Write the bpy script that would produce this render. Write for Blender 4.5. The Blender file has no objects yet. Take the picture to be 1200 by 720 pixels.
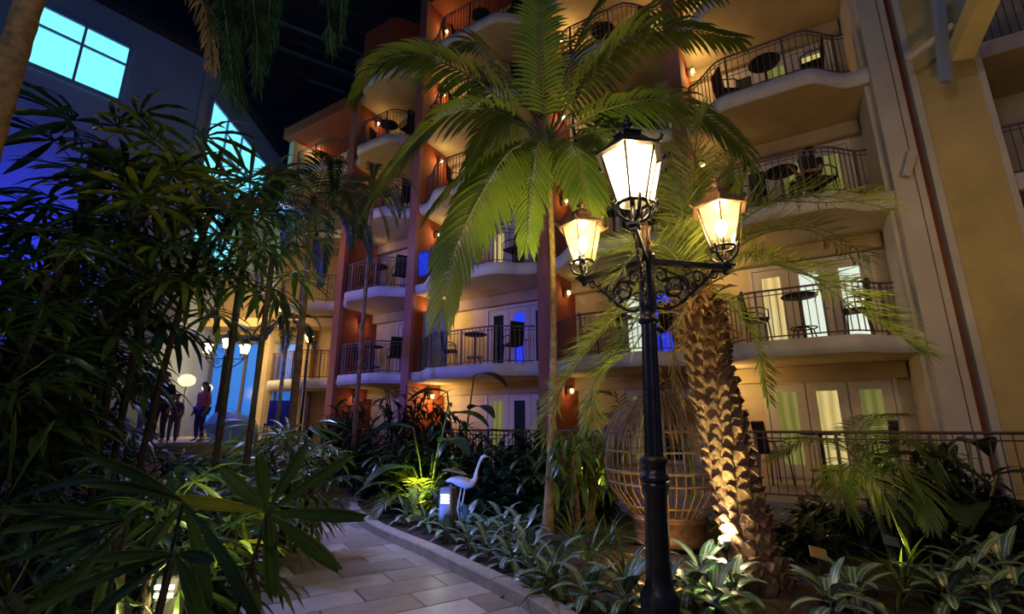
import bpy, math, random
from mathutils import Vector, Matrix, Euler
random.seed(7)
C = bpy.context.scene.collection
V = Vector
TILT = math.radians(14.0)
EYE = V((0, 0, 1.6))
FPX = 561.0

# ------------------------------------------------------------------ camera
cam_data = bpy.data.cameras.new('camera')
cam = bpy.data.objects.new('camera', cam_data)
C.objects.link(cam)
cam.location = EYE
cam.rotation_euler = (math.pi/2 + TILT, 0, 0)
cam_data.sensor_width = 36
cam_data.lens = 36*FPX/1200
cam_data.clip_start = 0.05
cam_data.clip_end = 200
bpy.context.scene.camera = cam

# ------------------------------------------------------------------ world, exposure
vs = bpy.context.scene.view_settings
vs.view_transform = 'Standard'; vs.look = 'None'; vs.gamma = 1; vs.use_curve_mapping = False
vs.exposure = 0.35
world = bpy.data.worlds.new('evening_sky'); bpy.context.scene.world = world
world.use_nodes = True
bg = world.node_tree.nodes['Background']
bg.inputs[0].default_value = (0.10, 0.15, 0.48, 1)
bg.inputs[1].default_value = 0.19

def lamp(name, kind, loc, energy, color, size=0.1, target=None, spot=None, blend=0.5, sy=None):
    d = bpy.data.lights.new(name, kind)
    d.energy = energy; d.color = color
    if kind == 'AREA':
        d.size = size
        if sy: d.shape = 'RECTANGLE'; d.size_y = sy
    else: d.shadow_soft_size = size
    if spot: d.spot_size = math.radians(spot); d.spot_blend = blend
    o = bpy.data.objects.new(name, d); C.objects.link(o); o.location = loc
    if target is not None:
        o.rotation_euler = (V(target)-V(loc)).to_track_quat('-Z', 'Y').to_euler()
    return o
WARM = (1.0, 0.66, 0.25); AMBER = (1.0, 0.55, 0.13); WHITE = (1.0, 0.85, 0.6); BLUE = (0.03, 0.05, 1.0); SKYB = (0.22, 0.36, 1.0)
# floodlights and lamp posts of the atrium, then added fill lights without fixtures
lamp('flood_light_facade', 'SPOT', (-4.0, -3.0, 7.0), 430, (0.80, 0.78, 0.90), 0.8, (3.0, 11, 5), 95, 0.9)
lamp('lamp_post_light_right', 'POINT', (5.7, 4.9, 4.9), 95, AMBER, 0.2)
lamp('lamp_post_light_behind', 'POINT', (-0.6, -0.8, 4.2), 60, (1.0, 0.78, 0.40), 0.3)
lamp('blue_flood_left', 'SPOT', (-10.8, 10.0, 4.0), 2000, BLUE, 0.3, (-15.0, 13.0, 6.6), 68, 0.8)
lamp('blue_flood_wall', 'SPOT', (-6.0, 8.0, 10.5), 170, (0.02, 0.36, 1.0), 0.5, (-13.5, 15.5, 13.0), 90, 0.9)
lamp('blue_flood_pavement', 'SPOT', (-4.6, 9.0, 6.0), 1700, (0.36, 0.40, 1.0), 0.3, (-1.5, 7.2, 0), 75, 0.9)
lamp('blue_flood_terrace', 'SPOT', (-10.0, 13.0, 6.0), 420, (0.14, 0.16, 1.0), 0.3, (-6.5, 13.0, 1), 110, 0.9)
lamp('blue_flood_balconies', 'SPOT', (-9.0, 8.0, 4.0), 1200, (0.12, 0.12, 1.0), 0.3, (-3.0, 15.0, 5.5), 70, 0.9)
lamp('shop_front_light', 'AREA', (-10.0, 17.0, 5.2), 130, WARM, 3.0, (-10.5, 19.5, 3.6))
lamp('terrace_lamp_light', 'POINT', (-8.3, 15.2, 8.2), 80, AMBER, 0.3)

lamp('palm_lantern_fill', 'SPOT', (1.0, 4.85, 2.95), 520, (1.0, 0.88, 0.25), 0.12, (0.35, 7.0, 5.9), 82, 0.8)  # added fill in mid-air, strengthens the lantern light on the fronds
lamp('blue_flood_bed', 'SPOT', (-3.2, 6.0, 4.6), 330, (0.15, 0.35, 1.0), 0.2, (0.2, 7.4, 0.3), 70, 0.8)
lamp('date_palm_fill', 'SPOT', (1.75, 4.75, 0.3), 850, (1.0, 0.90, 0.35), 0.1, (2.15, 4.9, 4.2), 95, 0.8)  # extra spot without a fixture, added to brighten the date fronds
lamp('thicket_low_fill', 'SPOT', (-1.5, 3.2, 0.5), 170, (1.0, 0.86, 0.3), 0.1, (-3.2, 5.0, 4.0), 90, 0.9)  # put in to lift the dark fan palms from below, no real lamp
lamp('thicket_top_fill', 'POINT', (-3.0, 1.2, 5.6), 62, (0.62, 0.82, 0.75), 0.4)  # added cool fill over the same fan palms, no lamp hangs here
lamp('young_palm_fill', 'SPOT', (3.7, 5.0, 0.3), 50, (1.0, 0.9, 0.3), 0.1, (4.0, 5.7, 1.4), 80, 0.8)  # made-up small spot that brightens the young palm's fronds
lamp('cage_fill', 'POINT', (1.55, 6.0, 0.5), 14, AMBER, 0.1)  # amber fill added because the cage is too dark without it

# ------------------------------------------------------------------ helpers
def ray(px, py):
    u = (px-600)/FPX; v = (360-py)/FPX
    c, s = math.cos(TILT), math.sin(TILT)
    return V((u, c - v*s, s + v*c))
def at(px, py, y):
    """the world point at depth y that stands on the sight line measured at (px, py)"""
    d = ray(px, py); return EYE + d*(y/d.y)
def ground(px, py, z=0.0):
    d = ray(px, py); return EYE + d*((z-EYE.z)/d.z)

def nodes_mat(name): 
    m = bpy.data.materials.new(name); m.use_nodes = True
    return m, m.node_tree.nodes, m.node_tree.links, m.node_tree.nodes['Principled BSDF']
def mat(name, col, rough=0.6, metal=0.0, var=0.15, scale=6.0, bump=0.0, bscale=40.0, spec=0.5, coat=0.0):
    m, n, l, p = nodes_mat(name)
    p.inputs['Roughness'].default_value = rough; p.inputs['Metallic'].default_value = metal
    p.inputs['Specular IOR Level'].default_value = spec
    p.inputs['Coat Weight'].default_value = coat
    tc = n.new('ShaderNodeTexCoord')
    nz = n.new('ShaderNodeTexNoise'); nz.inputs['Scale'].default_value = scale; nz.inputs['Detail'].default_value = 5
    l.new(tc.outputs['Object'], nz.inputs['Vector'])
    cr = n.new('ShaderNodeValToRGB')
    cr.color_ramp.elements[0].position = 0.3; cr.color_ramp.elements[1].position = 0.7
    cr.color_ramp.elements[0].color = tuple(max(0, c*(1-var)) for c in col[:3])+(1,)
    cr.color_ramp.elements[1].color = tuple(min(1, c*(1+var)) for c in col[:3])+(1,)
    l.new(nz.outputs['Fac'], cr.inputs[0]); l.new(cr.outputs[0], p.inputs['Base Color'])
    if bump:
        b = n.new('ShaderNodeBump'); b.inputs['Strength'].default_value = bump; b.inputs['Distance'].default_value = 0.02
        nz2 = n.new('ShaderNodeTexNoise'); nz2.inputs['Scale'].default_value = bscale; nz2.inputs['Detail'].default_value = 4
        l.new(tc.outputs['Object'], nz2.inputs['Vector']); l.new(nz2.outputs['Fac'], b.inputs['Height']); l.new(b.outputs[0], p.inputs['Normal'])
    return m
def emis(name, col, strength, var=0.0):
    m, n, l, p = nodes_mat(name)
    p.inputs['Base Color'].default_value = (*[c*0.5 for c in col[:3]], 1)
    p.inputs['Emission Color'].default_value = (*col[:3], 1)
    p.inputs['Emission Strength'].default_value = strength
    p.inputs['Roughness'].default_value = 0.2
    return m
def leafmat(name, col, col2=None, trans=0.35, rough=0.38, scale=3.0):
    m, n, l, p = nodes_mat(name)
    col2 = col2 or tuple(c*0.55 for c in col)
    tc = n.new('ShaderNodeTexCoord'); nz = n.new('ShaderNodeTexNoise'); nz.inputs['Scale'].default_value = scale
    nz.inputs['Detail'].default_value = 3
    l.new(tc.outputs['Object'], nz.inputs['Vector'])
    cr = n.new('ShaderNodeValToRGB'); cr.color_ramp.elements[0].position = 0.35; cr.color_ramp.elements[1].position = 0.65
    cr.color_ramp.elements[0].color = (*col2, 1); cr.color_ramp.elements[1].color = (*col, 1)
    l.new(nz.outputs['Fac'], cr.inputs[0]); l.new(cr.outputs[0], p.inputs['Base Color'])
    p.inputs['Roughness'].default_value = rough
    tr = n.new('ShaderNodeBsdfTranslucent'); l.new(cr.outputs[0], tr.inputs[0])
    mx = n.new('ShaderNodeMixShader'); mx.inputs[0].default_value = trans
    l.new(p.outputs[0], mx.inputs[1]); l.new(tr.outputs[0], mx.inputs[2])
    l.new(mx.outputs[0], n['Material Output'].inputs['Surface'])
    return m

class MB:
    """collects faces; build() links them as one mesh object"""
    def __init__(s): s.v = []; s.f = []; s.m = []; s.mi = 0; s.smooth = []
    def add(s, vs_, fs, smooth=False):
        o = len(s.v); s.v += [tuple(p) for p in vs_]
        for f in fs: s.f.append(tuple(i+o for i in f)); s.m.append(s.mi); s.smooth.append(smooth)
        return s
    def box(s, c, d, R=None):
        x, y, z = d[0]/2, d[1]/2, d[2]/2
        p = [V(q) for q in ((-x,-y,-z),(x,-y,-z),(x,y,-z),(-x,y,-z),(-x,-y,z),(x,-y,z),(x,y,z),(-x,y,z))]
        if R is not None: p = [R @ q for q in p]
        c = V(c)
        return s.add([q+c for q in p], [(0,3,2,1),(4,5,6,7),(0,1,5,4),(1,2,6,5),(2,3,7,6),(3,0,4,7)])
    def bbox(s, c, d, b=0.01, R=None):
        """box with chamfered vertical and top edges"""
        x, y, z = d[0]/2, d[1]/2, d[2]/2
        def ring(ix, zz): 
            X, Y = x-ix, y-ix
            return [(-X+b,-Y,zz),(X-b,-Y,zz),(X,-Y+b,zz),(X,Y-b,zz),(X-b,Y,zz),(-X+b,Y,zz),(-X,Y-b,zz),(-X,-Y+b,zz)]
        P = ring(0,-z)+ring(0,z-b)+ring(b*0.9,z)
        P = [V(q) for q in P]
        if R is not None: P = [R @ q for q in P]
        c = V(c)
        F = [tuple(range(7,-1,-1)), tuple(range(16,24))]
        for r in (0,8):
            for i in range(8): F.append((r+i, r+(i+1)%8, r+8+(i+1)%8, r+8+i))
        return s.add([q+c for q in P], F)
    def tube(s, pts, r, n=6, cap=True, smooth=True):
        pts = [V(p) for p in pts]; k = len(pts)
        rr = r if isinstance(r, (list, tuple)) else [r]*k
        vs_, fs = [], []
        up = None
        for i, p in enumerate(pts):
            t = (pts[min(i+1,k-1)] - pts[max(i-1,0)])
            if t.length < 1e-9: t = V((0,0,1))
            t.normalize()
            if up is None:
                up = V((0,0,1)) if abs(t.z) < 0.9 else V((1,0,0))
            a = t.cross(up)
            if a.length < 1e-6: a = t.cross(V((0,1,0)))
            a.normalize(); b = a.cross(t); up = b
            for j in range(n):
                th = 2*math.pi*j/n
                vs_.append(p + (a*math.cos(th)+b*math.sin(th))*rr[i])
        for i in range(k-1):
            for j in range(n):
                fs.append((i*n+j, i*n+(j+1)%n, (i+1)*n+(j+1)%n, (i+1)*n+j))
        if cap: fs.append(tuple(range(n-1,-1,-1))); fs.append(tuple((k-1)*n+j for j in range(n)))
        return s.add(vs_, fs, smooth)
    def lathe(s, prof, n=20, c=(0,0,0), smooth=True, flute=0.0, rot=0.0):
        c = V(c); vs_, fs = [], []
        for (r, z) in prof:
            for j in range(n):
                th = 2*math.pi*j/n + rot
                q = r*(1-(flute if j % 2 else 0))
                vs_.append(c+V((q*math.cos(th), q*math.sin(th), z)))
        for i in range(len(prof)-1):
            for j in range(n): fs.append((i*n+j, i*n+(j+1)%n, (i+1)*n+(j+1)%n, (i+1)*n+j))
        fs.append(tuple(range(n-1,-1,-1))); fs.append(tuple((len(prof)-1)*n+j for j in range(n)))
        return s.add(vs_, fs, smooth)
    def prism(s, poly, z0, z1):
        n = len(poly)
        return s.add([(p[0],p[1],z0) for p in poly]+[(p[0],p[1],z1) for p in poly],
                     [tuple(range(n-1,-1,-1)), tuple(range(n,2*n))]+[(i,(i+1)%n,n+(i+1)%n,n+i) for i in range(n)])
    def blade(s, p, d, nrm, L, w, droop=0.2, segs=4, fold=0.25, tip=0.02, base=0.25, peak=0.45, grav=None):
        """a leaflet: strip folded along its midrib, curving under gravity"""
        p = V(p); d = V(d).normalized(); nrm = V(nrm)
        vs_, fs = [], []
        q = p.copy(); dd = d.copy(); st = L/segs
        for i in range(segs+1):
            t = i/segs
            side = dd.cross(nrm)
            if side.length < 1e-5: side = V((1,0,0))
            side.normalize(); up = side.cross(dd).normalized()
            ww = w*0.5*(base+(1-base)*math.sin(min(1,t/peak)*math.pi/2)) if t < peak else w*0.5*max(tip, math.cos((t-peak)/(1-peak)*math.pi/2)**0.8)
            vs_ += [q-side*ww+up*ww*fold, q, q+side*ww+up*ww*fold]
            dd = (dd + V((0,0,-1))*droop/segs*(1+t)).normalized()
            q = q + dd*st
        for i in range(segs):
            a = i*3; fs += [(a,a+1,a+4,a+3),(a+1,a+2,a+5,a+4)]
        return s.add(vs_, fs, True)
    def pleated(s, p, d, nrm, L, w, droop=0.2, segs=8, ribs=4, seed=0):
        """a broad leaflet with lengthwise pleats, slender base and ragged blunt tip"""
        rg = random.Random(seed); p = V(p); dd = V(d).normalized(); nrm = V(nrm); vs_, fs = [], []; q = p.copy(); st = L/segs; nc = ribs*2+1
        rag = [rg.uniform(-0.02, 0.035)*L for _ in range(nc)]
        for i in range(segs+1):
            t = i/segs; side = dd.cross(nrm).normalized(); up = side.cross(dd).normalized()
            ww = w*0.5*(0.10+0.90*math.sin(min(1, t/0.62)*math.pi/2)**1.2)*(1 if t < 0.7 else 1-0.55*((t-0.7)/0.3)**1.5)
            for c in range(nc):
                k = c/(nc-1)*2-1
                vs_.append(q + side*ww*k + up*(ww*0.16*(1 if c % 2 else -1) - ww*0.35*(1-abs(k))) + dd*(rag[c]*t**6))
            dd = (dd + V((0,0,-1))*droop/segs*(1+t)).normalized(); q = q + dd*st
        for i in range(segs):
            for c in range(nc-1): a = i*nc+c; fs.append((a,a+1,a+nc+1,a+nc))
        return s.add(vs_, fs, False)
    def mesh(s, name, mats):
        me = bpy.data.meshes.new(name); me.from_pydata(s.v, [], s.f)
        for m in (mats if isinstance(mats, (list, tuple)) else [mats]): me.materials.append(m)
        me.polygons.foreach_set('material_index', s.m); me.polygons.foreach_set('use_smooth', s.smooth)
        me.update(); return me
    def build(s, name, mats, parent=None, **k):
        o = bpy.data.objects.new(name, s.mesh(name, mats)); C.objects.link(o)
        if parent is not None: o.parent = parent
        for kk, vv in k.items(): o[kk] = vv
        return o
def empty(name, loc=(0,0,0), rz=0.0):
    o = bpy.data.objects.new(name, None); C.objects.link(o); o.location = loc; o.rotation_euler = (0,0,rz)
    o.empty_display_size = 0.1; return o
def tag(o, label, cat, group=None):
    o['label'] = label; o['category'] = cat
    if group: o['group'] = group
    return o
def struct(o, label=None):
    o['kind'] = 'structure'
    if label: o['label'] = label
    return o
def inst(me, name, parent, loc=(0,0,0), rot=None, sc=None, **k):
    o = bpy.data.objects.new(name, me); C.objects.link(o); o.parent = parent
    if isinstance(rot, Matrix): o.rotation_euler = rot.to_euler()
    elif rot is not None: o.rotation_euler = rot
    o.location = loc
    if sc is not None: o.scale = sc if isinstance(sc, (tuple, list)) else (sc,sc,sc)
    for kk, vv in k.items(): o[kk] = vv
    return o
def copy_tree(o, parent=None):
    c = o.copy(); C.objects.link(c)
    if parent is not None: c.parent = parent
    for ch in [x for x in o.children]: copy_tree(ch, c)
    return c
def bez(a, b, c, n):
    a, b, c = V(a), V(b), V(c)
    return [a*(1-t)**2 + b*2*t*(1-t) + c*t*t for t in [i/n for i in range(n+1)]]
def rnd(a, b): return random.uniform(a, b)

# ------------------------------------------------------------------ materials
M = {}
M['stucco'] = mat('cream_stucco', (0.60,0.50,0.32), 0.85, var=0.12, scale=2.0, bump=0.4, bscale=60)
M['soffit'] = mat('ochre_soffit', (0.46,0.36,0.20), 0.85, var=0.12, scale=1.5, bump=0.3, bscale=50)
M['fascia'] = mat('pale_fascia', (0.62,0.60,0.58), 0.7, var=0.10, scale=3)
M['tan'] = mat('tan_column_stucco', (0.54,0.43,0.17), 0.85, var=0.16, scale=1.3, bump=0.6, bscale=30)
M['pale'] = mat('pale_column_stucco', (0.56,0.52,0.44), 0.8, var=0.10, scale=1.6, bump=0.4, bscale=40)
M['brown'] = mat('red_brown_pipe', (0.16,0.035,0.015), 0.6, var=0.1)
M['terracotta'] = mat('terracotta_paint', (0.30,0.062,0.022), 0.8, var=0.12, scale=2, bump=0.3, bscale=50)
M['rose'] = mat('rose_pillar_paint', (0.36,0.135,0.115), 0.8, var=0.1, scale=2, bump=0.3, bscale=50)
M['rail'] = mat('brown_painted_metal', (0.15,0.10,0.105), 0.5, metal=0.2, var=0.1)
M['iron'] = mat('black_cast_iron', (0.022,0.020,0.024), 0.33, metal=0.35, var=0.3, bump=0.25, bscale=30, coat=0.3)
M['bronze'] = mat('weathered_bronze', (0.23,0.13,0.07), 0.45, metal=0.5, var=0.35, scale=14)
M['door'] = mat('white_door_paint', (0.62,0.58,0.50), 0.5, var=0.05)
M['dark'] = mat('black_sling_fabric', (0.012,0.012,0.016), 0.7, var=0.2)
M['bluewall'] = mat('blue_grey_wall', (0.22,0.28,0.42), 0.9, var=0.12, scale=0.8, bump=0.3, bscale=20)
M['ceil'] = mat('dark_ceiling', (0.010,0.011,0.02), 0.9, var=0.3, scale=0.6)
M['beam'] = mat('dark_steel_beam', (0.018,0.02,0.035), 0.6, var=0.2)
M['soil'] = mat('mulch_soil', (0.035,0.022,0.013), 0.95, var=0.6, scale=18, bump=1.0, bscale=25)
M['curb'] = mat('concrete_curb', (0.34,0.28,0.23), 0.8, var=0.18, scale=8, bump=0.5, bscale=60)
M['grout'] = mat('dark_grout', (0.07,0.06,0.055), 0.9)
M['deck'] = mat('deck_concrete', (0.35,0.31,0.26), 0.85, var=0.1)
M['terr'] = mat('terrace_stone', (0.48,0.42,0.34), 0.8, var=0.15, scale=3)
M['beigewall'] = mat('beige_shop_wall', (0.50,0.36,0.19), 0.85, var=0.12, scale=0.8, bump=0.3, bscale=20)
for i, c in enumerate([(0.29,0.235,0.18),(0.34,0.28,0.21),(0.40,0.35,0.28),(0.25,0.20,0.155)]):
    M['tile%d'%i] = mat('stone_tile_%d'%i, c, 0.38, var=0.14, scale=5, bump=0.15, bscale=30)
M['tilepale'] = mat('pale_stone_tile', (0.62,0.56,0.50), 0.35, var=0.08, scale=5)
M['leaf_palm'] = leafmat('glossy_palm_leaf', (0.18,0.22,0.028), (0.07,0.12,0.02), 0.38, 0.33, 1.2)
M['leaf_date'] = leafmat('date_palm_leaf', (0.36,0.40,0.06), (0.16,0.21,0.03), 0.40, 0.5)
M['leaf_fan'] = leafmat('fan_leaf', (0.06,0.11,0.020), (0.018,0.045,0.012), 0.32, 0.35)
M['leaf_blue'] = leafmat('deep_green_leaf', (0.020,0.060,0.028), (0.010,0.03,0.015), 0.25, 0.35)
M['leaf_gold'] = leafmat('yellow_green_leaf', (0.22,0.24,0.02), (0.08,0.12,0.015), 0.45, 0.4)  # yellow tone also puts lamplight into the colour of some leaves
M['leaf_dry'] = leafmat('dry_frond', (0.36,0.23,0.10), (0.18,0.10,0.04), 0.3, 0.8)
M['leaf_far'] = leafmat('dark_palm_leaf', (0.035,0.085,0.028), (0.012,0.035,0.014), 0.3, 0.45)  # darker green, for far palms and hanging fronds
M['stemgreen'] = mat('green_stem', (0.10,0.13,0.04), 0.5)
M['bark'] = mat('ringed_bark', (0.30,0.18,0.09), 0.85, var=0.45, scale=10, bump=0.7, bscale=25)
M['barkdark'] = mat('dark_cane_bark', (0.035,0.026,0.018), 0.9, var=0.4, scale=20, bump=0.8, bscale=40)
M['boot'] = mat('palm_boot', (0.23,0.125,0.065), 0.9, var=0.75, scale=11, bump=0.9, bscale=35)
M['core'] = mat('palm_trunk_core', (0.10,0.05,0.025), 0.95, var=0.5, scale=15, bump=0.8)
M['cage'] = mat('rattan', (0.24,0.15,0.08), 0.7, var=0.3, scale=12)
M['grey'] = mat('grey_bollard_metal', (0.09,0.09,0.10), 0.5, metal=0.3)
M['bulb'] = emis('lamp_bulb', (1.0,0.74,0.38), 90)
M['bulbsmall'] = emis('wall_lamp_bulb', (1.0,0.68,0.28), 25)
M['louvre'] = emis('louvre_light', (0.95,0.95,0.75), 5)
M['cyan'] = emis('twilight_window_pane', (0.16,0.72,1.0), 1.2)
def curtain(name, c0, c1, strength):
    m, n, l, p = nodes_mat(name)
    tc = n.new('ShaderNodeTexCoord'); wv = n.new('ShaderNodeTexWave'); wv.inputs['Scale'].default_value = 1.6; wv.inputs['Distortion'].default_value = 1.0
    l.new(tc.outputs['Object'], wv.inputs['Vector']); cr = n.new('ShaderNodeValToRGB'); cr.color_ramp.elements[0].color = (*c0,1); cr.color_ramp.elements[1].color = (*c1,1)
    l.new(wv.outputs['Fac'], cr.inputs[0]); l.new(cr.outputs[0], p.inputs['Emission Color']); l.new(cr.outputs[0], p.inputs['Base Color'])
    p.inputs['Emission Strength'].default_value = strength; p.inputs['Roughness'].default_value = 0.15; return m
M['pane_warm'] = curtain('curtained_lit_pane', (0.50,0.40,0.13), (0.75,0.62,0.25), 0.6)
M['pane_green'] = curtain('green_curtain_pane', (0.20,0.23,0.05), (0.34,0.34,0.10), 0.33)
M['pane_white'] = emis('bright_room_pane', (0.62,0.72,0.60), 0.9)
M['pane_reflection'] = emis('blue_reflection_pane', (0.02,0.05,0.9), 0.8)  # glow stands in for blue LED reflections in the door glass
M['shopglass'] = emis('blue_shop_glass', (0.03,0.20,0.85), 0.5)
m_, n_, l_, p_ = nodes_mat('dark_glass'); p_.inputs['Base Color'].default_value = (0.015,0.03,0.035,1); p_.inputs['Roughness'].default_value = 0.06
p_.inputs['Specular IOR Level'].default_value = 0.9; M['pane_dark'] = m_
def lampglass(name, tr_amt, col):
    m, n, l, p = nodes_mat(name)
    t = n.new('ShaderNodeBsdfTransparent'); t.inputs[0].default_value = (1, .97, .9, 1)
    q = n.new('ShaderNodeBsdfTranslucent'); q.inputs[0].default_value = (*col, 1)
    g = n.new('ShaderNodeBsdfGlossy'); g.inputs['Roughness'].default_value = 0.08
    a = n.new('ShaderNodeMixShader'); a.inputs[0].default_value = tr_amt
    b = n.new('ShaderNodeMixShader'); b.inputs[0].default_value = 0.06
    l.new(t.outputs[0], a.inputs[1]); l.new(q.outputs[0], a.inputs[2]); l.new(a.outputs[0], b.inputs[1]); l.new(g.outputs[0], b.inputs[2])
    l.new(b.outputs[0], n['Material Output'].inputs['Surface']); return m
M['glass'] = lampglass('lantern_glass', 0.09, (1,.88,.6))
M['frost'] = lampglass('lantern_frosted_glass', 0.6, (1,.9,.68))
def aglmat():
    m, n, l, p = nodes_mat('silver_marbled_leaf')
    # marbling follows the leaf: pale centre between green margins
    tc = n.new('ShaderNodeTexCoord'); sp = n.new('ShaderNodeSeparateXYZ'); l.new(tc.outputs['Generated'], sp.inputs[0])
    nz = n.new('ShaderNodeTexNoise'); nz.inputs['Scale'].default_value = 14; l.new(tc.outputs['Object'], nz.inputs['Vector'])
    a = n.new('ShaderNodeMath'); a.operation = 'SUBTRACT'; a.inputs[1].default_value = 0.5; l.new(sp.outputs[0], a.inputs[0])
    b = n.new('ShaderNodeMath'); b.operation = 'ABSOLUTE'; l.new(a.outputs[0], b.inputs[0])
    c = n.new('ShaderNodeMath'); c.operation = 'MULTIPLY_ADD'; c.inputs[1].default_value = 0.25; l.new(nz.outputs['Fac'], c.inputs[0]); l.new(b.outputs[0], c.inputs[2])
    cr = n.new('ShaderNodeValToRGB'); cr.color_ramp.elements[0].position = 0.17; cr.color_ramp.elements[0].color = (0.06,0.13,0.07,1)
    cr.color_ramp.elements[1].position = 0.38; cr.color_ramp.elements[1].color = (0.04,0.10,0.05,1)
    e = cr.color_ramp.elements.new(0.25); e.color = (0.34,0.42,0.34,1)
    l.new(c.outputs[0], cr.inputs[0]); l.new(cr.outputs[0], p.inputs['Base Color']); p.inputs['Roughness'].default_value = 0.35
    return m
M['aglaonema'] = aglmat()
# ================================================================== THE SETTING
FZ = [0.45, 3.25, 6.15, 9.05, 11.95, 14.85, 17.75]
DIR = V((0.8537, -0.5208, 0)); NRM = V((-0.5208, -0.8537, 0))
PIL = [V((-9.9,19.4,0)), V((-6.38,17.24,0)), V((-3.34,15.39,0)), V((0.92,12.79,0)), V((4.28,10.74,0)), V((7.62,8.70,0))]
BAYROT = math.atan2(DIR.y, DIR.x)
# bay index 0..4 runs from the set-back bay at the far left to the bay beside the tan column
BAYNAME = ['far set-back bay at the left', 'left bay by the orange end wall', 'bay left of the tall palm', 'bay behind the lamp post', 'right bay beside the tall column', 'dark wing at the right edge']
FLNAME = ['ground floor', 'first floor up', 'second floor up', 'third floor up', 'fourth floor up', 'fifth floor up', 'roof level']
DEPTH = 1.7

# ground, path, beds
g = MB().box((0, 10, -0.11), (60, 50, 0.2)).build('ground', M['soil']); struct(g)
CURB = [V(p+(0,)) for p in ((1.0,3.0),(0.50,4.05),(0.16,4.72),(-0.18,5.25),(-0.60,5.85),(-1.12,6.6),(-1.66,7.3),(-2.2,8.05),(-2.75,9.0),(-3.2,10.0),(-3.42,11.0),(-3.5,12.0),(-3.45,13.0),(-3.4,14.2))]
LEFT = [V(p+(0,)) for p in ((-0.9,1.5),(-1.5,3.0),(-2.6,5.0),(-3.6,7.2),(-4.6,9.2),(-5.5,11.0),(-6.6,13.5),(-8.0,15.6))]
def smooth_line(P, k=4):
    out = []
    for i in range(len(P)-1):
        p0, p1, p2, p3 = P[max(i-1,0)], P[i], P[i+1], P[min(i+2,len(P)-1)]
        for j in range(k):
            t = j/k
            out.append(0.5*((2*p1)+(p2-p0)*t+(2*p0-5*p1+4*p2-p3)*t*t+(3*p1-p0-3*p2+p3)*t**3))
    out.append(P[-1]); return out
CS = smooth_line(CURB); LS = smooth_line(LEFT)
def ribbon(P, w, z0, z1, name, m):
    mb = MB(); n = len(P); vs_ = []
    for i, p in enumerate(P):
        t = (P[min(i+1,n-1)]-P[max(i-1,0)]).normalized(); s = V((t.y,-t.x,0))
        vs_ += [p+V((0,0,z0)), p+V((0,0,z1-0.015)), p+s*0.015*(1 if w>0 else -1)+V((0,0,z1)), p+s*w+V((0,0,z1)), p+s*w+V((0,0,z0))]
    fs = []
    for i in range(n-1):
        for j in range(4): a = i*5+j; fs.append((a, a+1, a+6, a+5))
    fs += [(0,1,2,3,4), tuple((n-1)*5+j for j in range(4,-1,-1))]
    mb.add(vs_, fs, False); return mb.build(name, m)
o = ribbon(CS, 0.17, -0.02, 0.13, 'trim_1', M['curb']); struct(o, 'curving concrete curb between the stone path and the planting bed')
o = ribbon(LS, -0.16, -0.02, 0.13, 'trim_2', M['curb']); struct(o, 'concrete curb along the left edge of the path')
# beds (raised soil on both sides)
def soil_strip(P, far, z, name):
    mb = MB(); nx = 16; vs_ = []; fs = []
    for i, p in enumerate(P):
        for k in range(nx+1):
            q = p.lerp(far[i], k/nx); q = q.copy(); q.z = z + (0.0 if k < 1 else rnd(-0.03, 0.05))
            vs_.append(q)
    for i in range(len(P)-1):
        for k in range(nx): a = i*(nx+1)+k; fs.append((a, a+1, a+nx+2, a+nx+1))
    mb.add(vs_, fs, True); o = mb.build(name, M['soil']); struct(o); return o
soil_strip([p+V((0.1,0.05,0)) for p in CS], [V((9.5, p.y*0.45+5.0 if False else p.y*1.0+1.0, 0)) for p in CS], 0.075, 'floor_bed_right')
soil_strip([p-V((0.1,0,0)) for p in LS], [V((-14, p.y+0.5, 0)) for p in LS], 0.06, 'floor_bed_left')
# stone path with separate tiles
pathroot = MB().box((-3,9,-0.012), (11,16,0.01)).build('floor', M['grout']); struct(pathroot, 'path of rectangular stone tiles winding between planting beds')
def in_path(x, y):
    if y > 15.5 or y < 2.4: return False
    def X(P):
        for i in range(len(P)-1):
            if P[i].y <= y <= P[i+1].y: return P[i].lerp(P[i+1], (y-P[i].y)/(P[i+1].y-P[i].y+1e-9)).x
        return P[0].x if y < P[0].y else P[-1].x
    return X(LS)-0.45 < x < X(CS)+0.4
TW, TL = 0.42, 0.84
tmb = MB().bbox((0,0,0), (TL-0.012, TW-0.012, 0.03), 0.006)
tiles = [tmb.mesh('tile', M[k]) for k in ('tile0','tile1','tile2','tile3','tilepale')]
pa = math.radians(33)   # paving is laid a little off the facade line
ca, sa = math.cos(pa), math.sin(pa)
cnt = 0
for i in range(-30, 44):
    for j in range(-40, 40):
        bx_ = j*TL + (i % 2)*TL*0.5; by_ = i*TW
        x = -1 + bx_*ca - by_*sa; y = 6 + bx_*sa + by_*ca
        if in_path(x, y) and cnt < 420:
            k = random.choices([0,1,2,3,4],[5,5,3,4,0.9])[0]
            inst(tiles[k], 'tile', pathroot, (x, y, -0.008+rnd(-.0015,.0015)), (0,0,pa+rnd(-.004,.004))); cnt += 1

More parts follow.
